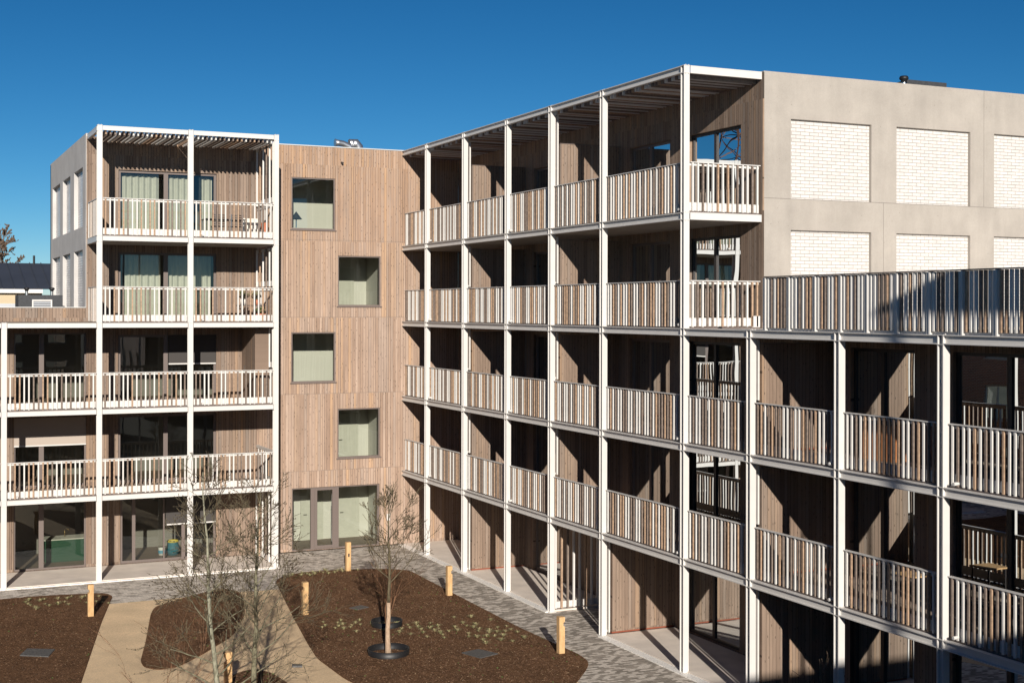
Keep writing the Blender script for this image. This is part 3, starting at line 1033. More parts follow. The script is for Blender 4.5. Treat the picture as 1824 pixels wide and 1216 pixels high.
# partitions between the balconies
def partition(y, k, full=False):
    z = ZK[k]
    zt = z + 2.66 if not full else z + 2.78
    b = MB().box(19.22, XB - 0.002, y, y + 0.14, z + 0.10, zt)
    o = sub(b.build('partition_wall', 'clad_x', RB))
    MB().box(19.21, XB - 0.002, y - 0.012, y + 0.15, zt + .001, zt + 0.02).build('capping', 'taupe', o)
    MB().box(19.22, XB - .002, y + 0.01, y + 0.13, z + 0.05, z + 0.098).build('base_mesh', 'rust', o)
for k in (0, 1, 2, 3, 4):
    partition(45.12, k)
    if k > 0:
        partition(38.06, k)
    if k < 3:
        partition(27.23, k)
        partition(17.47, k)
partition(34.67, 0)
for y, ks in ((45.2, (0, 1, 2, 3, 4)), (38.14, (1, 2, 3, 4)), (34.75, (0,)), (27.31, (0, 1, 2)), (17.5, (1, 2))):
    for k in ks:
        za = ZK[k] + (1.3 if k else 0.08)
        screen(RB, 'x', [19.045, 19.15], y, za, ZK[k] + 2.77 + (0.8 if k == 4 else 0), cols=[1 if k % 2 == 0 else 2, 0], sw=0.045, bars=((za, za + .06),))
# ground floor entrance passage: slat screen on its far side, dark passage behind
screen(RB, 'x', [19.1 + 0.215 * j for j in range(11)], 38.12, 0.1, 2.78, cols=[0, 1, 2, 0, 0, 1, 0, 0, 2, 1, 0], bars=((0.1, 0.3),), sw=0.055, dep=0.07)
# concrete gable of the upper storeys
gp = []
for xa, xb in ((22.26, 25.0), (25.89, 28.61), (29.52, 32.2)):
    gp += [(xa, xb, 12.50, 14.66), (xa, xb, 9.30, 11.65)]
wall(RB, 'x', YR[6] + 0.0, XB + 0.045, 36.0, 9.0, 15.90, gp, 0.24, 'concrete', 'concrete', name='gable_wall')
b = MB()
for h in gp:
    b.box(h[0] + .001, h[1] - .001, YR[6] + 0.10, YR[6] + 0.14, h[2] + .001, h[3] - .001)
b.build('brick_infill', 'wbrick_x', RB)
b = MB()
b.box(XB + 0.046, 36, YR[6] - 0.003, YR[6] + 0.002, 12.485, 12.500)
b.box(25.425, 25.437, YR[6] - 0.0025, YR[6] + 0.002, 9.3, 12.484)
b.box(29.12, 29.132, YR[6] - 0.0025, YR[6] + 0.002, 12.501, 15.90)
b.build('panel_joint', mat('joint_sealant', (0.20, 0.18, 0.16), 0.9), RB)
MB().box(XB + 0.05, 36, YR[6] - 0.03, YR[6] - 0.001, 9.0, 9.28).build('flashing', mat('lead_flashing', (0.10, 0.115, 0.14), 0.6), RB)
MB().box(XB + 0.3, 36, YR[6] + 0.26, 62, 15.6, 15.78).build('roof', 'roof_felt', RB)
MB().box(XR + 0.14, 36, 12, YR[6] - .005, 8.82, 8.99).build('terrace_floor', 'deck_conc', RB)
MB().box(XB + 0.05, 36, 12.0, 12.2, 0, 8.8).build('wall', 'concrete', RB)
MB().box(XB - 0.3, XB - 0.05, YR[6] + 0.02, YR[6] + 0.10, 9.02, 9.32).build('junction_box', 'white', RB)

MB().box(XB - 0.006, XB + 0.044, YR[6] - 0.02, YR[6] + 0.2, 9.001, 15.86).build('corner_board', 'clad_y', RB)
# terrace fence
TF = thing('terrace_fence', 'tall fence of white and brown fins with broad white stanchions along the roof terrace edge', 'fence', (XR, 20, 9))
stn = [26.63, 25.7, 24.73, 23.83, 22.95, 22.02, 21.06, 20.16, 19.26, 18.35, 17.4, 16.5, 15.6]
for i, y in enumerate(stn):
    MB().box(XR + 0.0, XR + 0.11, y - 0.02, y + 0.02, 9.0, 10.25).box(XR + .02, XR + .10, y + .021, y + .10, 9.001, 10.24).build('stanchion', 'white', TF)
    if i < len(stn) - 1:
        b = MB()
        for q in SLM: b.mi(q)
        y2 = stn[i + 1]
        n = 6
        cs = slat_mats(n, 500 + i)
        for j in range(n):
            yc = y2 + 0.13 + (y - y2 - 0.16) * (j + 0.5) / n
            b.box(XR + 0.02, XR + 0.085, yc - 0.024, yc + 0.024, 9.06, 10.245, SLM[cs[j]])
        b.build('fins', None, TF)
MB().box(XR - 0.01, XR + 0.12, 15.5, 26.66, 10.252, 10.275).build('handrail', 'taupe', TF)
MB().box(XR + 0.088, XR + 0.098, 15.5, 26.6, 9.01, 9.12).build('flat_bar', 'white', TF)

# ================================================================== ROOF THINGS
t = thing('plant_enclosure', 'dark rooftop plant box with a white louvre grille behind the low timber parapet', 'plant box', (5.5, 56, 9))
MB().box(4.65, 6.3, 56, 57.5, 9.0, 10.02).build('box', 'anthracite', t)
b = MB().box(5.15, 5.9, 55.97, 55.998, 9.78, 9.84).box(5.15, 5.2, 55.97, 55.998, 9.3, 9.78).box(5.85, 5.9, 55.97, 55.998, 9.3, 9.78)
gb = sub(b.build('grille', 'white', t))
b = MB()
for j in range(5):
    b.box(5.2, 5.85, 55.975, 55.995, 9.36 + j * .085, 9.41 + j * .085)
b.build('louvre', 'metal', gb)
def flue(x, y, z, lab, h=0.25, grp=None, q=1.0):
    t = thing('roof_flue', lab, 'flue', (x, y, z), grp)
    MB().lathe(x, y, [(0.055 * q, z), (0.055 * q, z + h)], 14).build('pipe', 'steel', t, True)
    MB().lathe(x, y, [(0.06 * q, z + h - .05 * q), (0.075 * q, z + h), (0.11 * q, z + h + .03 * q), (0.11 * q, z + h + .06 * q), (0.085 * q, z + h + .10 * q), (0.0, z + h + .10 * q)], 14).build('cowl', 'black', t, True)
flue(4.98, 56.3, 10.02, 'left one of two short steel flues with black cowls on the dark plant box', 0.2, 'flues on the plant box')
flue(5.92, 56.3, 10.02, 'right one of two short steel flues with black cowls on the dark plant box', 0.2, 'flues on the plant box')
flue(29.42, 34, 15.78, 'single flue with a flared black cowl on the roof above the concrete gable', 1.02, None, 1.35)
t = thing('roof_unit', 'flat dark box unit on the roof above the concrete gable', 'roof unit', (30.4, 34, 15.78))
MB().prism([(29.55, 34), (29.75, 34.0), (31.18, 34), (31.18, 35), (29.75, 35)], 15.78, 16.84).build('casing', 'anthracite', t)
t = thing('roof_duct', 'bent zinc ventilation duct on the roof of the stair block', 'duct', (18, 56, 15.75))
MB().tube([(17.45, 56, 16.62), (17.62, 56, 16.62), (17.8, 56, 16.6), (18.1, 56, 16.5), (18.2, 56.0, 16.2), (18.2, 56, 15.7)], [.15, .13, .13, .13, .13, .13], 14).build('duct', 'metal', t, True)
MB().tube([(17.44, 56, 16.62), (17.48, 56, 16.62)], .17, 14).build('flange', 'metal', t)
t = thing('roof_duct', 'round topped zinc extract hood on the roof of the stair block', 'hood', (18.4, 56, 15.75))
MB().tube([(18.18, 56.2, 16.62), (18.24, 56.2, 16.64)], [.20, .22], 16).build('flange', 'metal', t)
MB().tube([(18.26, 56.2, 16.62), (18.45, 56.2, 16.64), (18.56, 56.2, 16.52), (18.6, 56.2, 16.2), (18.6, 56.2, 15.7)], [.22, .22, .21, .2, .2], 16).build('elbow', 'metal', t, True)

# ================================================================== FAR BUILDING + TREES behind
FB = thing('background_house', 'low cream building with a dark standing seam roof behind the left roof terrace', 'building', (5, 76, 0))
MB().box(-8, 7.4, 75, 84, 0, 10.30).build('wall', mat('cream_render', (0.52, 0.42, 0.28), 0.85), FB)
MB().box(-8, 7.4, 74.7, 74.99, 10.30, 10.5).build('fascia', mat('white_fascia', (0.72, 0.70, 0.66), 0.5), FB)
fr_ = mat('slate_blue_metal_roof', (0.055, 0.062, 0.078), 0.5, 0.2, noise=(0.8, 0.12))
b = MB()
b.raw([(-8, 74.68, 10.505), (8.4, 74.68, 10.505), (8.4, 80, 12.02), (-8, 80, 12.02), (8.4, 85.5, 10.505), (-8, 85.5, 10.505)], [(0, 1, 2, 3), (3, 2, 4, 5)])
ro = sub(b.build('roof', fr_, FB))
b = MB()
for j in range(28):
    x = -7.8 + j * 0.6
    b.raw([(x, 74.68, 10.51), (x + .03, 74.68, 10.51), (x + .03, 80, 12.03), (x, 80, 12.03), (x, 74.68, 10.56), (x + .03, 74.68, 10.56), (x + .03, 80, 12.08), (x, 80, 12.08)],
          [(0, 1, 5, 4), (1, 2, 6, 5), (2, 3, 7, 6), (3, 0, 4, 7), (4, 5, 6, 7)])
b.build('seam', fr_, ro)
MB().tube([(7.45, 79.9, 11.9), (7.45, 79.9, 12.45)], .06, 8).build('vent_pipe', 'black', ro)
MB().box(-8, 7.39, 74.96, 74.985, 9.4, 9.75).build('plinth', 'metal', FB)

def grow(base, direction, length, radius, depth, spread, up, rnd, segs, tips, nchild=(3, 5), taper=0.55, kink=0.12, minr=0.003):
    """recursive bare-tree skeleton; segs collects (points, radii, level)"""
    pts = [Vector(base)]
    d = Vector(direction).normalized()
    n = 5
    rad = [radius]
    for i in range(n):
        d = (d + Vector((rnd.gauss(0, kink), rnd.gauss(0, kink), rnd.gauss(0, kink) + up))).normalized()
        pts.append(pts[-1] + d * (length / n))
        rad.append(max(minr, radius * (1 - (1 - taper * 0.6) * (i + 1) / n)))
    segs.append((pts, rad, depth))
    if depth == 0:
        tips.append(pts)
        return
    for c in range(rnd.randint(*nchild)):
        t = rnd.uniform(0.25, 1.0)
        i = min(n - 1, int(t * n))
        p = pts[i].lerp(pts[i + 1], t * n - i)
        ax = Vector((rnd.gauss(0, 1), rnd.gauss(0, 1), rnd.gauss(0, 1))).cross(d).normalized()
        nd = (Matrix.Rotation(rnd.uniform(spread * 0.6, spread * 1.3), 3, ax) @ (pts[i + 1] - pts[i]).normalized())
        grow(p, nd, length * rnd.uniform(0.5, 0.8), max(minr, rad[i] * 0.55), depth - 1, spread, up, rnd, segs, tips, nchild, taper, kink, minr)

def bare_tree(name, label, cat, x, y, h, r, first, nlimb, seed, mt, mtw, mbud, lean=(0, 0), limb_len=1.6, depth=2, group=None, up=0.05, spread=0.6, minr=0.004, z0=0.0, nch=(3, 5), wrap=None, budn=3, buds=0.012, lean_up=0.8, kink=0.10, limb_r=0.42, mtl=None):
    rnd = random.Random(seed)
    t = thing(name, label, cat, (x, y, z0), group)
    tr = MB()
    pts, rad = [], []
    n = 12
    px, py = x, y
    for i in range(n + 1):
        f = i / n
        px += rnd.gauss(0, 0.018 * h / 5) + lean[0] / n
        py += rnd.gauss(0, 0.018 * h / 5) + lean[1] / n
        pts.append(Vector((px, py, z0 + h * f)))
        rad.append(max(minr, r * (1 - 0.88 * f) + (0.35 * r if i == 0 else 0)))
    if wrap:
        k = max(i for i in range(n + 1) if pts[i].z - z0 <= wrap)
        tr.tube(pts[:k + 1], [q * 1.12 for q in rad[:k + 1]], 10, 'bark_wrap')
        tr.tube(pts[k:], rad[k:], 10, mt)
    else:
        tr.tube(pts, rad, 10, mt)
    segs, tips = [], []
    for j in range(nlimb):
        f = first + (0.97 - first) * (j + rnd.random() * 0.6) / nlimb
        i = min(n - 1, int(f * n))
        p = pts[i].lerp(pts[i + 1], f * n - i)
        a = j * 2.4 + rnd.uniform(-0.4, 0.4)
        L_ = limb_len * (1.15 - 0.75 * (f - first) / (1 - first)) * rnd.uniform(0.75, 1.15)
        grow(p, (math.cos(a), math.sin(a), lean_up + 0.5 * f), L_, max(minr, rad[i] * limb_r), depth, spread, up, rnd, segs, tips, nch, minr=minr, kink=kink)
    cr = MB()
    for p_, r_, lv in segs:
        if lv == depth:
            tr.tube(p_, r_, 6, mtl or mt, False)
        else:
            cr.tube(p_, r_, 4 if lv else 3, mtw, False)
    for p_ in tips:
        for q in range(budn):
            i = rnd.randrange(1, len(p_))
            c = p_[i].lerp(p_[i - 1], rnd.random())
            s_ = buds * rnd.uniform(0.6, 1.3)
            c = c + Vector((rnd.uniform(-1, 1), rnd.uniform(-1, 1), rnd.uniform(0, 1))) * s_
            k = cr.mi(mbud)
            cr.raw([(c.x - s_, c.y, c.z), (c.x, c.y - s_, c.z), (c.x + s_, c.y, c.z), (c.x, c.y + s_, c.z), (c.x, c.y, c.z + 1.7 * s_), (c.x, c.y, c.z - s_)],
                   [(0, 1, 4), (1, 2, 4), (2, 3, 4), (3, 0, 4), (1, 0, 5), (2, 1, 5), (3, 2, 5), (0, 3, 5)], k)
    tr.build('trunk', None, t, True)
    cr.build('crown', None, t)
    return t
bare_tree('bare_tree', 'tall bare tree rising beyond the dark roof at the far left', 'tree', 8.7, 121, 15.8, 0.26, 0.35, 30, 41, 'far_twig', 'far_twig', 'far_twig', limb_len=1.9, depth=2, minr=0.02, budn=4, buds=0.06, group='bare trees beyond the low house', lean_up=1.2)
bare_tree('bare_tree', 'lower bare tree spreading right of the tall one at the far left', 'tree', 9.9, 121, 13.3, 0.2, 0.45, 16, 43, 'far_twig', 'far_twig', 'far_twig', limb_len=1.7, depth=2, minr=0.018, budn=2, buds=0.06, group='bare trees beyond the low house')

# ================================================================== COURTYARD TREES
bare_tree('young_tree', 'young bare tree with a hessian wrapped trunk in the middle of the large bed', 'tree', 12.52, 35.2, 4.3, 0.068, 0.44, 19, 3, 'twig', 'twig', 'bud', limb_len=0.95, depth=3, wrap=1.75, nch=(2, 4), group='young trees in the courtyard', up=0.07, budn=3, lean_up=0.7, buds=0.009, minr=0.0055)
bare_tree('young_tree', 'tall lichen covered bare tree in front of the small soil bed, left of its partner', 'tree', 6.78, 29.8, 5.9, 0.072, 0.16, 28, 12, 'bark_pale', 'twig', 'bud', lean=(-0.5, 0), limb_len=1.15, depth=3, nch=(2, 4), mtl='bark_limb', limb_r=.40, group='young trees in the courtyard', budn=3, buds=0.010, lean_up=0.35, minr=0.0045, spread=0.7)
bare_tree('young_tree', 'browner bare tree just right of the lichen covered one, throwing a shadow on the path', 'tree', 7.62, 31.0, 5.2, 0.075, 0.25, 28, 22, 'bark_limb', 'twig', 'bud', lean=(0.15, 0.1), limb_len=1.1, depth=3, nch=(2, 4), limb_r=.40, group='young trees in the courtyard', budn=3, buds=0.010, lean_up=0.5, minr=0.0045)
bare_tree('young_tree', 'shaded bare tree whose top twigs reach in front of the lower right balconies', 'tree', 14.9, 19.2, 3.3, 0.03, 0.35, 9, 31, 'twig', 'far_twig', 'bud', limb_len=0.8, depth=1, group='young trees in the courtyard', budn=2)
def shrub(label, x, y, h, n, seed, mt, group, lean=0.35, z0=0.03, mb='bud'):
    rnd = random.Random(seed)
    t = thing('bare_shrub', label, 'shrub', (x, y, z0), group)
    segs, tips = [], []
    for j in range(n):
        a = j * 2.4 + rnd.random()
        grow((x + .04 * math.cos(a), y + .04 * math.sin(a), z0), (math.cos(a) * lean * rnd.uniform(.3, 1.2), math.sin(a) * lean * rnd.uniform(.3, 1.2), 1), h * rnd.uniform(.55, 1), 0.014, 2, .4, .04, rnd, segs, tips, (2, 4), minr=0.003)
    b = MB()
    for p_, r_, lv in segs:
        b.tube(p_, r_, 5 if lv == 2 else 3, mt, False)
    o = b.build('stems', None, t)
    b = MB()
    for p_ in tips:
        for q in range(3):
            c = p_[rnd.randrange(1, len(p_))]
            s_ = .011
            b.raw([(c.x - s_, c.y, c.z), (c.x, c.y - s_, c.z), (c.x + s_, c.y, c.z), (c.x, c.y + s_, c.z), (c.x, c.y, c.z + 1.7 * s_)], [(0, 1, 4), (1, 2, 4), (2, 3, 4), (3, 0, 4)])
    b.build('buds', mb, t)
shrub('many stemmed reddish shrub standing in the farther black ring', 13.6, 38.4, 1.9, 7, 5, 'twig_red', 'bare shrubs in the beds', 0.5)
shrub('thin pale shrub in front of the middle soil bed, lower left', 5.55, 30.6, 2.2, 6, 8, 'twig_red', 'bare shrubs in the beds', 0.6)
shrub('low bushy twigs at the foot of the two courtyard trees', 8.45, 33.0, 0.9, 6, 9, 'twig', 'bare shrubs in the beds', 0.9)

# ================================================================== SMALL COURTYARD THINGS
def ring(x, y, r, lab):
    b = MB()
    n = 28
    pr = [(r, .02), (r * 1.03, .20), (r * 1.03 - .012, .20), (r - .012, .03)]
    b.lathe(x, y, pr, n)
    o = b.build('root_ring', 'black', None, True)
    tag(o, lab, 'root barrier', 'black root rings round the saplings')
ring(12.52, 35.2, 0.56, 'black plastic root ring round the hessian wrapped trunk')
ring(13.6, 38.4, 0.46, 'black plastic root ring round the reddish shrub')
bol = [(5.71, 43.36, 'timber bollard in the left bed near its paved corner', 1), (11.79, 40.86, 'timber bollard at the left edge of the large bed', 1),
       (15.18, 47.06, 'farthest timber bollard, at the back edge of the large bed facing the entrance', 0), (16.92, 41.63, 'timber bollard by the paving halfway along the right edge of the large bed', -1),
       (16.88, 33.36, 'timber bollard at the near right corner of the large bed', -1), (7.63, 33.2, 'timber bollard at the foot of the lichen covered tree, cut by the lower picture edge', 1)]
for i, (x, y, lab, sd_) in enumerate(bol):
    t = thing('timber_bollard', lab, 'bollard', (x, y, 0), 'timber bollards round the beds')
    h, q = 1.0 + 0.03 * (i % 3), 0.085
    # square oak post with a notch cut in one upper side
    if sd_ == 0:
        prof = [(-q, 0), (q, 0), (q, h), (-q, h)]
    else:
        s_ = sd_
        prof = [(-q * s_ * -1, 0), (-q * s_, 0), (-q * s_, h - .27), (-q * s_ + .045 * s_, h - .24), (-q * s_ + .045 * s_, h - .16), (-q * s_, h - .13), (-q * s_, h), (q * s_, h)]
        if s_ < 0: prof = prof
    b = MB()
    n = len(prof)
    vs = [(x + px, y - q, pz) for px, pz in prof] + [(x + px, y + q, pz) for px, pz in prof]
    fs = [tuple(range(n)), tuple(range(2 * n - 1, n - 1, -1))] + [(k, n + k, n + (k + 1) % n, (k + 1) % n) for k in range(n)]
    b.raw(vs, fs)
    b.build('post', 'oak', t)
    if sd_:
        MB().box(x - q * sd_ + .046 * sd_, x - q * sd_ + .05 * sd_, y - .05, y + .05, h - .235, h - .165).build('lamp', 'steel', t)
    else:
        MB().box(x - .03, x + .03, y - q - .006, y - q - .001, h - .52, h - .40).build('lamp', 'steel', t)
def cover(pts, lab, m='anthracite'):
    b = MB().prism(pts, 0.01, 0.055)
    o = b.build('drain_cover', m)
    tag(o, lab, 'drain cover', 'drain covers in the beds')
M['iron'] = mat('worn_iron', (0.10, 0.10, 0.10), 0.55, 0.3, noise=(30, 0.35), bump=(50, 0.4))
cover([(14.38, 34.45), (14.95, 34.62), (15.25, 33.95), (14.62, 33.72)], 'worn grey square drain cover in the near right of the large bed', 'iron')
cover([(3.30, 39.15), (3.55, 39.85), (4.25, 39.45), (4.0, 38.7)], 'worn grey drain cover in the left bed', 'iron')
cover([(9.75, 35.0), (9.8, 35.2), (10.05, 35.1), (10.0, 34.9)], 'tiny dark drain cover in the buff path', 'iron')
cover([(13.3, 41.1), (13.75, 41.3), (13.9, 40.95), (13.45, 40.75)], 'dark slab for a mat and its shade in the far part of the large bed', 'iron')  # a dark mat and the shade on it, put in as one dark slab
# grass tufts
def tuft_mesh(seed, n=64, h=0.10, r=0.21):
    rnd = random.Random(seed)
    b = MB()
    a_, g_ = b.mi('blade'), b.mi('blade_g')
    for i in range(n):
        a = rnd.uniform(0, 2 * math.pi)
        rr = r * rnd.uniform(.3, 1)
        hh = h * rnd.uniform(.4, 1)
        w_ = 0.0034
        cx, cy = math.cos(a), math.sin(a)
        p0 = (cx * .02, cy * .02)
        b.raw([(p0[0] - cy * w_, p0[1] + cx * w_, 0), (p0[0] + cy * w_, p0[1] - cx * w_, 0),
               (cx * rr * .5 + cy * w_, cy * rr * .5 - cx * w_, hh * .8), (cx * rr * .5 - cy * w_, cy * rr * .5 + cx * w_, hh * .8), (cx * rr, cy * rr, hh * .75)],
              [(0, 1, 2, 3), (3, 2, 4)], a_ if rnd.random() < .8 else g_)
    me_o = b.build('grass_tuft', None)
    me = me_o.data
    bpy.data.objects.remove(me_o)
    return me
tm = [tuft_mesh(s_) for s_ in range(5)]
spots = []
def scatter(n, fn, lab, grp):
    k = 0
    while k < n:
        x, y = fn()
        if not any(inside((x, y), BEDS[q]) for q in BEDS) or any((x - a) ** 2 + (y - b_) ** 2 < .055 for a, b_ in spots):
            continue
        spots.append((x, y))
        o = bpy.data.objects.new('grass_tuft', random.choice(tm))
        COL.objects.link(o)
        o.location = (x, y, 0.03)
        o.rotation_euler = (0, 0, random.uniform(0, 6.28))
        s_ = random.uniform(.6, 1.15)
        o.scale = (s_, s_, s_)
        tag(o, lab, 'grass tuft', grp)
        k += 1
def band():
    t = random.random()
    return (12.0 + 4.9 * t + random.gauss(0, .12), 38.9 - 2.6 * t + random.gauss(0, .34 + .4 * t) + 0.4 * math.sin(t * 7))
scatter(74, band, 'small straw coloured grass tuft in the drift across the large bed', 'grass tufts across the large bed')
scatter(20, lambda: (random.uniform(12.7, 15.6), 47.1 + random.gauss(0, .18)), 'small straw coloured grass tuft along the back edge of the large bed', 'grass tufts along the back edge')
scatter(26, lambda: (random.uniform(4.0, 6.6), 46.4 - random.random() ** 2 * 1.4 + random.gauss(0, .1)), 'small straw coloured grass tuft in the paved corner of the left bed', 'grass tufts in the left bed')
wd = MB()
for i in range(420):
    k = random.choice(['left', 'middle', 'main', 'main', 'small'])
    poly = BEDS[k]
    x = random.uniform(min(p[0] for p in poly), max(p[0] for p in poly)); y = random.uniform(30, max(p[1] for p in poly))
    if not inside((x, y), poly): continue
    for j in range(4):
        a = random.uniform(0, 6.28); r_ = random.uniform(.02, .05)
        wd.raw([(x, y, .03), (x + r_ * math.cos(a), y + r_ * math.sin(a), .055), (x + r_ * math.cos(a + .6), y + r_ * math.sin(a + .6), .05)], [(0, 1, 2)])
o = wd.build('seedlings', 'blade_g')
o['kind'] = 'stuff'
tag(o, 'tiny green seedlings dotted over the soil', 'seedlings')

# ================================================================== BALCONY AND ROOM THINGS
def curtain(x0, x1, y, z0, z1, lab, m='curtain', grp='curtains in the left block'):
    b = MB()
    n = int((x1 - x0) / 0.02)
    rnd = random.Random(int(x0 * 100 + z0))
    ph, am = 0, .03
    vs = []
    for i in range(n + 1):
        x = x0 + (x1 - x0) * i / n
        ph += rnd.uniform(.3, .8)
        yy = y + .06 * math.sin(ph)
        vs += [(x, yy, z0), (x, yy * 0.5 + y * 0.5, z1)]
    b.raw(vs, [(2 * i, 2 * i + 2, 2 * i + 3, 2 * i + 1) for i in range(n)])
    tag(b.build('curtain', m, None, True), lab, 'curtain', grp)
yc = YB + 0.42
curtain(7.87, 9.30, yc, 12.1, 14.5, 'pale pleated curtain in the left pane of the top left balcony window')
curtain(9.62, 10.45, yc, 12.1, 14.5, 'pale pleated curtain left of the gap in the top left balcony window')
curtain(10.80, 11.30, yc, 12.1, 14.5, 'narrow pale curtain at the right edge of the top left balcony window')
curtain(8.05, 9.35, yc, 9.07, 11.5, 'pale curtain in the left pane of the window one storey below the top')
curtain(9.60, 11.25, yc, 9.07, 11.5, 'pale curtain in the right pane of the window one storey below the top')

def table(x, y, z, lx, ly, h, lab, top='in_floor', leg='dark', ang=0, grp=None, slat=False):
    t = thing('table', lab, 'table', (x, y, z), grp)
    b = MB()
    if slat:
        n = 9
        for i in range(n):
            xx = x - lx / 2 + lx * i / n
            b.box(xx, xx + lx / n - .015, y - ly / 2, y + ly / 2, z + h - .03, z + h)
    else:
        b.box(x - lx / 2, x + lx / 2, y - ly / 2, y + ly / 2, z + h - .03, z + h)
    b.build('table_top', top, t)
    for sx in (-1, 1):
        for sy in (-1, 1):
            MB().tube([(x + sx * (lx / 2 - .05), y + sy * (ly / 2 - .05), z), (x + sx * (lx / 2 - .05), y + sy * (ly / 2 - .05), z + h - .031)], .018, 6).build('leg', leg, t)
def chair(x, y, z, ang, lab, m='dark', grp=None):
    t = thing('chair', lab, 'chair', (x, y, z), grp)
    ca, sa = math.cos(ang), math.sin(ang)
    def Q(a, b_, c): return (x + a * ca - b_ * sa, y + a * sa + b_ * ca, z + c)
    b = MB()
    b.raw([Q(-.22, -.22, .43), Q(.22, -.22, .43), Q(.22, .22, .43), Q(-.22, .22, .43), Q(-.22, -.22, .46), Q(.22, -.22, .46), Q(.22, .22, .46), Q(-.22, .22, .46)],
          [(0, 3, 2, 1), (4, 5, 6, 7), (0, 1, 5, 4), (1, 2, 6, 5), (2, 3, 7, 6), (3, 0, 4, 7)])
    b.build('seat', m, t)
    b = MB()
    for zz in (.52, .60, .68, .76, .84):
        b.tube([Q(-.21, .22, zz), Q(0, .26, zz), Q(.21, .22, zz)], .018, 5)
    b.build('backrest', m, t)
    for a_, b_, hh in ((-.2, -.2, .43), (.2, -.2, .43), (-.21, .22, .88), (.21, .22, .88)):
        MB().tube([Q(a_ * 1.08, b_ * 1.08, 0), Q(a_, b_, hh)], .013, 5).build('leg', 'steel', t)
def pot(x, y, z, r, h, lab, m, plant=None, grp=None):
    t = thing('plant_pot', lab, 'plant pot', (x, y, z), grp)
    MB().lathe(x, y, [(0, z), (r * .72, z), (r, z + h), (r * .9, z + h), (r * .85, z + h - .04), (0, z + h - .04)], 16).build('pot', m, t, True)
    if plant:
        rnd = random.Random(int(x * 31))
        b = MB()
        for i in range(90):
            a = rnd.uniform(0, 6.28); el = rnd.uniform(.4, 1.4); L_ = plant * rnd.uniform(.4, 1)
            d = Vector((math.cos(a) * math.cos(el), math.sin(a) * math.cos(el), math.sin(el)))
            p = Vector((x, y, z + h)) + d * L_
            b.tube([(x, y, z + h - .03), p], .004, 3, 'twig')
            s_ = rnd.uniform(.02, .045)
            k = b.mi('blade_g' if rnd.random() < .6 else 'blade')
            b.raw([(p.x - s_, p.y, p.z), (p.x, p.y - s_, p.z + s_ * .5), (p.x + s_, p.y, p.z), (p.x, p.y + s_, p.z + s_)], [(0, 1, 2, 3)], k)
        b.build('leaves', None, t)
terra = mat('terracotta', (0.42, 0.14, 0.07), 0.7)
cushion = mat('cream_cushion', (0.66, 0.62, 0.55), 0.9)
zf = 12.05
table(11.3, 50.0, zf, 1.5, .8, .74, 'long slatted outdoor table on the top left balcony', 'dark', 'steel', slat=True)
chair(10.95, 49.35, zf, math.pi, 'left one of two black slat back chairs at the slatted outdoor table', grp='chairs on the top left balcony')
chair(11.6, 49.35, zf, math.pi, 'right one of two black slat back chairs at the slatted outdoor table', grp='chairs on the top left balcony')
t = thing('outdoor_armchair', 'cream cushioned armchair at the right end of the top left balcony', 'armchair', (12.45, 50.3, zf))
MB().box(12.15, 12.75, 50.0, 50.6, zf + .22, zf + .42).build('seat', cushion, t)
MB().box(12.15, 12.75, 50.602, 50.72, zf + .25, zf + .85).build('backrest', cushion, t)
for sx in (12.17, 12.69):
    for sy in (50.02, 50.64):
        MB().box(sx, sx + .04, sy, sy + .04, zf, zf + .218).build('leg', 'dark', t)
pot(12.68, 49.35, zf, .14, .62, 'tall rust red pot in the right corner of the top left balcony', terra)
zf = 9.02
t = thing('plant_stand', 'wire plant stand in the right corner of the second highest left balcony', 'plant stand', (12.2, 49.6, zf))
MB().box(11.75, 12.75, 49.4, 49.9, zf + .58, zf + .61).build('shelf', 'dark', t)
for sx in (11.78, 12.72):
    for sy in (49.42, 49.88):
        MB().tube([(sx, sy, zf), (12.25 + (sx - 12.25) * .8, sy, zf + .58)], .012, 5).build('leg', 'dark', t)
pot(11.95, 49.62, zf + .61, .13, .22, 'pale pot with leafy plant, left one on the wire plant stand', cushion, .35, 'pots on the wire plant stand')
pot(12.45, 49.62, zf + .61, .13, .2, 'terracotta pot with leafy plant, right one on the wire plant stand', terra, .32, 'pots on the wire plant stand')
pot(12.5, 49.2, zf, .17, .3, 'terracotta pot with plant on the floor below the wire plant stand', terra, .25)
# right building balconies
table(20.4, 23.2, 3.015, .6, .6, .72, 'small wooden side table on the lower right balcony left of the last post', 'oak', 'dark')
table(20.3, 18.9, 3.015, 1.0, 1.9, .75, 'dark oval dining table on the lower balcony at the right picture edge', 'iron', 'dark')
t = thing('pumpkin', 'orange red pumpkin on the dark dining table at the right picture edge', 'pumpkin', (20.1, 19.0, 3.765))
MB().lathe(20.1, 19.0, [(0.01, 3.766), (.08, 3.775), (.12, 3.82), (.125, 3.86), (.10, 3.92), (.04, 3.94), (.0, 3.93)], 18).build('fruit', mat('pumpkin_skin', (.45, .12, .04), .5), t, True)
MB().tube([(20.1, 19, 3.93), (20.11, 19.01, 3.98)], .012, 6).build('stalk', 'twig', t)
t = thing('wooden_cabinet', 'orange brown wooden cabinet behind the balcony railing right of the wood partition', 'cabinet', (20.9, 24.9, 6.02))
MB().box(20.75, 21.3, 24.35, 25.5, 6.02, 6.85).build('body', mat('orange_wood', (.40, .17, .07), .6, noise=(6, .2)), t)
MB().box(20.73, 21.31, 24.33, 25.52, 6.852, 6.88).build('top', 'dark', t)
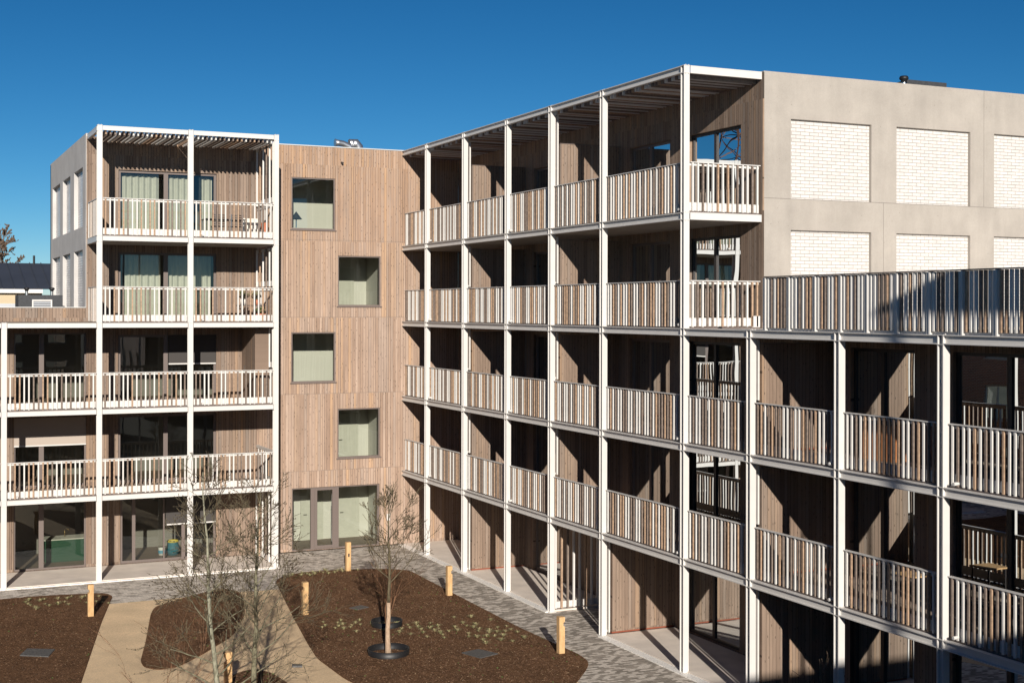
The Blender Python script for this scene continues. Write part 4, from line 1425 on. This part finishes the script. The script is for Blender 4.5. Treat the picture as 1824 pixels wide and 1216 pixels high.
# kitchen seen through the ground floor window on the left
t = thing('kitchen_island', 'dark green kitchen island with pale worktop behind the ground floor window on the left', 'kitchen unit', (6.2, 54, .04))
gk = mat('green_cabinet', (.005, .055, .026), .45)
MB().box(5.35, 7.1, 53.0, 53.8, .045, .86).build('cabinet', gk, t)
MB().box(5.3, 7.12, 52.96, 53.85, .862, .90).build('worktop', 'curtain', t)
MB().tube([(6.1, 53.5, .90), (6.1, 53.5, 1.15), (6.16, 53.5, 1.2), (6.24, 53.5, 1.17), (6.24, 53.5, 1.12)], .014, 6).build('tap', mat('brass', (.6, .42, .15), .3, 1), t, True)
for i, (x, y, c, lab) in enumerate(((9.6, 52.9, (.08, .25, .35), 'blue and white paint bucket inside the ground floor glass doors'),)):
    t = thing('paint_bucket', lab, 'bucket', (x, y, .04))
    MB().lathe(x, y, [(0, .045), (.12, .045), (.14, .33), (.145, .34), (0, .34)], 16).build('body', mat('bucket_white', (.7, .7, .66), .5), t, True)
    MB().lathe(x, y, [(.137, .12), (.143, .24)], 16).build('label_band', mat('bucket_blue', c, .5), t, True)
t = thing('sack', 'teal rubble bag with a yellow rim inside the ground floor glass doors', 'bag', (10.0, 52.8, .04))
MB().lathe(10.0, 52.8, [(0, .045), (.2, .045), (.26, .25), (.22, .45), (.20, .55)], 12).build('bag', mat('teal_bag', (.02, .13, .17), .7), t, True)
MB().lathe(10.0, 52.8, [(.205, .53), (.24, .56), (.21, .6)], 12).build('rim', mat('yellow_rim', (.6, .48, .05), .6), t, True)
# lamp standing in the top window of the stair block
t = thing('table_lamp', 'dark lamp with a pointed shade standing in the top window of the stair block', 'lamp', (14.62, 52.0, 12.68))
MB().box(14.35, 14.95, 51.85, 52.15, 12.1, 12.68).build('pedestal', 'plaster', t)
MB().tube([(14.62, 52.0, 12.68), (14.62, 52.0, 13.05)], .022, 8).build('stem', mat('blue_stem', (.03, .12, .22), .5), t)
MB().lathe(14.62, 52.0, [(.24, 13.02), (.17, 13.1), (.06, 13.25), (0, 13.33)], 12).build('shade', 'anthracite', t)

# ================================================================== SURROUNDINGS (behind the camera: they shade and are mirrored)
SB = thing('brick_building', 'brick block behind the viewpoint whose roofline shades the lower right corner', 'building', (0, -9, 0))
hs = []
for k in range(3):
    for j in range(8):
        hs.append((-11 + j * 3.1, -9.4 + j * 3.1, 0.9 + 3 * k, 2.6 + 3 * k))
wall(SB, 'x', -3.0, -12.5, 13.0, 0, 11.06, hs, -0.3, 'rbrick_x', 'plaster', sgn=1)
MB().box(-12.5, 12.7, -16, -3.31, 10.6, 10.95).build('roof', 'roof_felt', SB)
MB().box(12.7, 13.0, -16, -3.31, 0, 11.06).build('wall', 'rbrick_y', SB)
for h in hs:
    window(SB, 'x', -3.0, *h, mull=[((h[0] + h[1]) / 2 - .03, (h[0] + h[1]) / 2 + .03)], fr=.07, fm='white', sgn=-1, dep=.1)
CN = thing('shadow_canopy', 'unseen white canopy on four posts, added to shade the terrace fence', 'canopy', (15, 0, 0))  # added out of view, shaped to cast the shadow on the terrace fence
MB().box(13.35, 16.6, -3, 4.3, 15.75, 15.87).build('roof', 'capping', CN)
for x in (13.5, 16.4):
    for y in (-2.8, 4.1):
        MB().box(x - .06, x + .06, y - .06, y + .06, 0, 15.748).build('post', 'white', CN)
BH = thing('brick_house', 'sunlit red brick house with cream framed windows mirrored in the left windows', 'house', (24, -25, 0))
hs = []
for k in range(3):
    for j in range(5):
        hs.append((-33 + j * 3.4, -31.6 + j * 3.4, 1.0 + 3 * k, 2.7 + 3 * k))
wall(BH, 'y', 20.0, -36, -15, 0, 10.0, hs, 0.3, 'rbrick_y', 'plaster')
wall(BH, 'x', -15.0, 20.001, 34, 0, 10.0, [(21.5 + 3 * j, 23 + 3 * j, 1 + 3 * k, 2.7 + 3 * k) for j in range(4) for k in range(3)], -0.3, 'rbrick_x', 'plaster')
MB().box(20.31, 34, -36, -15.31, 9.7, 9.9).build('roof', 'roof_felt', BH)
for h in hs:
    window(BH, 'y', 20.0, *h, mull=[((h[0] + h[1]) / 2 - .04, (h[0] + h[1]) / 2 + .04)], fr=.12, fm='curtain', dep=.08)
WB = thing('brick_building', 'long shaded brick block west of the courtyard, mirrored in the gallery windows', 'building', (-12, 28, 0))
hs = [(8 + 3.6 * j, 9.6 + 3.6 * j, 1 + 3 * k, 2.7 + 3 * k) for j in range(18) for k in range(3)]
wall(WB, 'y', -8.0, 5, 75, 0, 9.8, hs, -0.3, 'rbrick_y', 'in_dark')
MB().box(-16, -8.31, 5, 75, 9.4, 9.7).build('roof', 'roof_felt', WB)
MB().box(-16, -8.31, 4.7, 4.99, 0, 9.8).build('wall', 'rbrick_x', WB)
for h in hs:
    window(WB, 'y', -8.0, *h, mull=[((h[0] + h[1]) / 2 - .04, (h[0] + h[1]) / 2 + .04)], fr=.08, fm='curtain', dep=.1, sgn=-1)
cs_ = thing('tower_crane', 'rust brown lattice mast mirrored in the upper corner window', 'mast', (-22, 95, 0))
b = MB()
def mast(z): return 2.0 * (1 - z / 70)
for sx in (-1, 1):
    for sy in (-1, 1):
        b.tube([(-22 + sx * mast(0), 95 + sy * mast(0), 0), (-22 + sx * mast(42), 95 + sy * mast(42), 42)], .10, 4)
for z in range(0, 40, 2):
    a0, a1 = mast(z), mast(z + 2)
    for s1, s2 in (((-1, -1), (1, -1)), ((1, -1), (1, 1)), ((1, 1), (-1, 1)), ((-1, 1), (-1, -1))):
        b.tube([(-22 + s1[0] * a0, 95 + s1[1] * a0, z), (-22 + s2[0] * a1, 95 + s2[1] * a1, z + 2)], .05, 3)
        b.tube([(-22 + s2[0] * a0, 95 + s2[1] * a0, z), (-22 + s1[0] * a1, 95 + s1[1] * a1, z + 2)], .05, 3)
        b.tube([(-22 + s1[0] * a0, 95 + s1[1] * a0, z), (-22 + s2[0] * a0, 95 + s2[1] * a0, z)], .05, 3)
b.build('lattice', mat('rust_brown_steel', (.10, .05, .035), .7), cs_)

for o in bpy.data.objects:
    if '_org' in o:
        del o['_org']
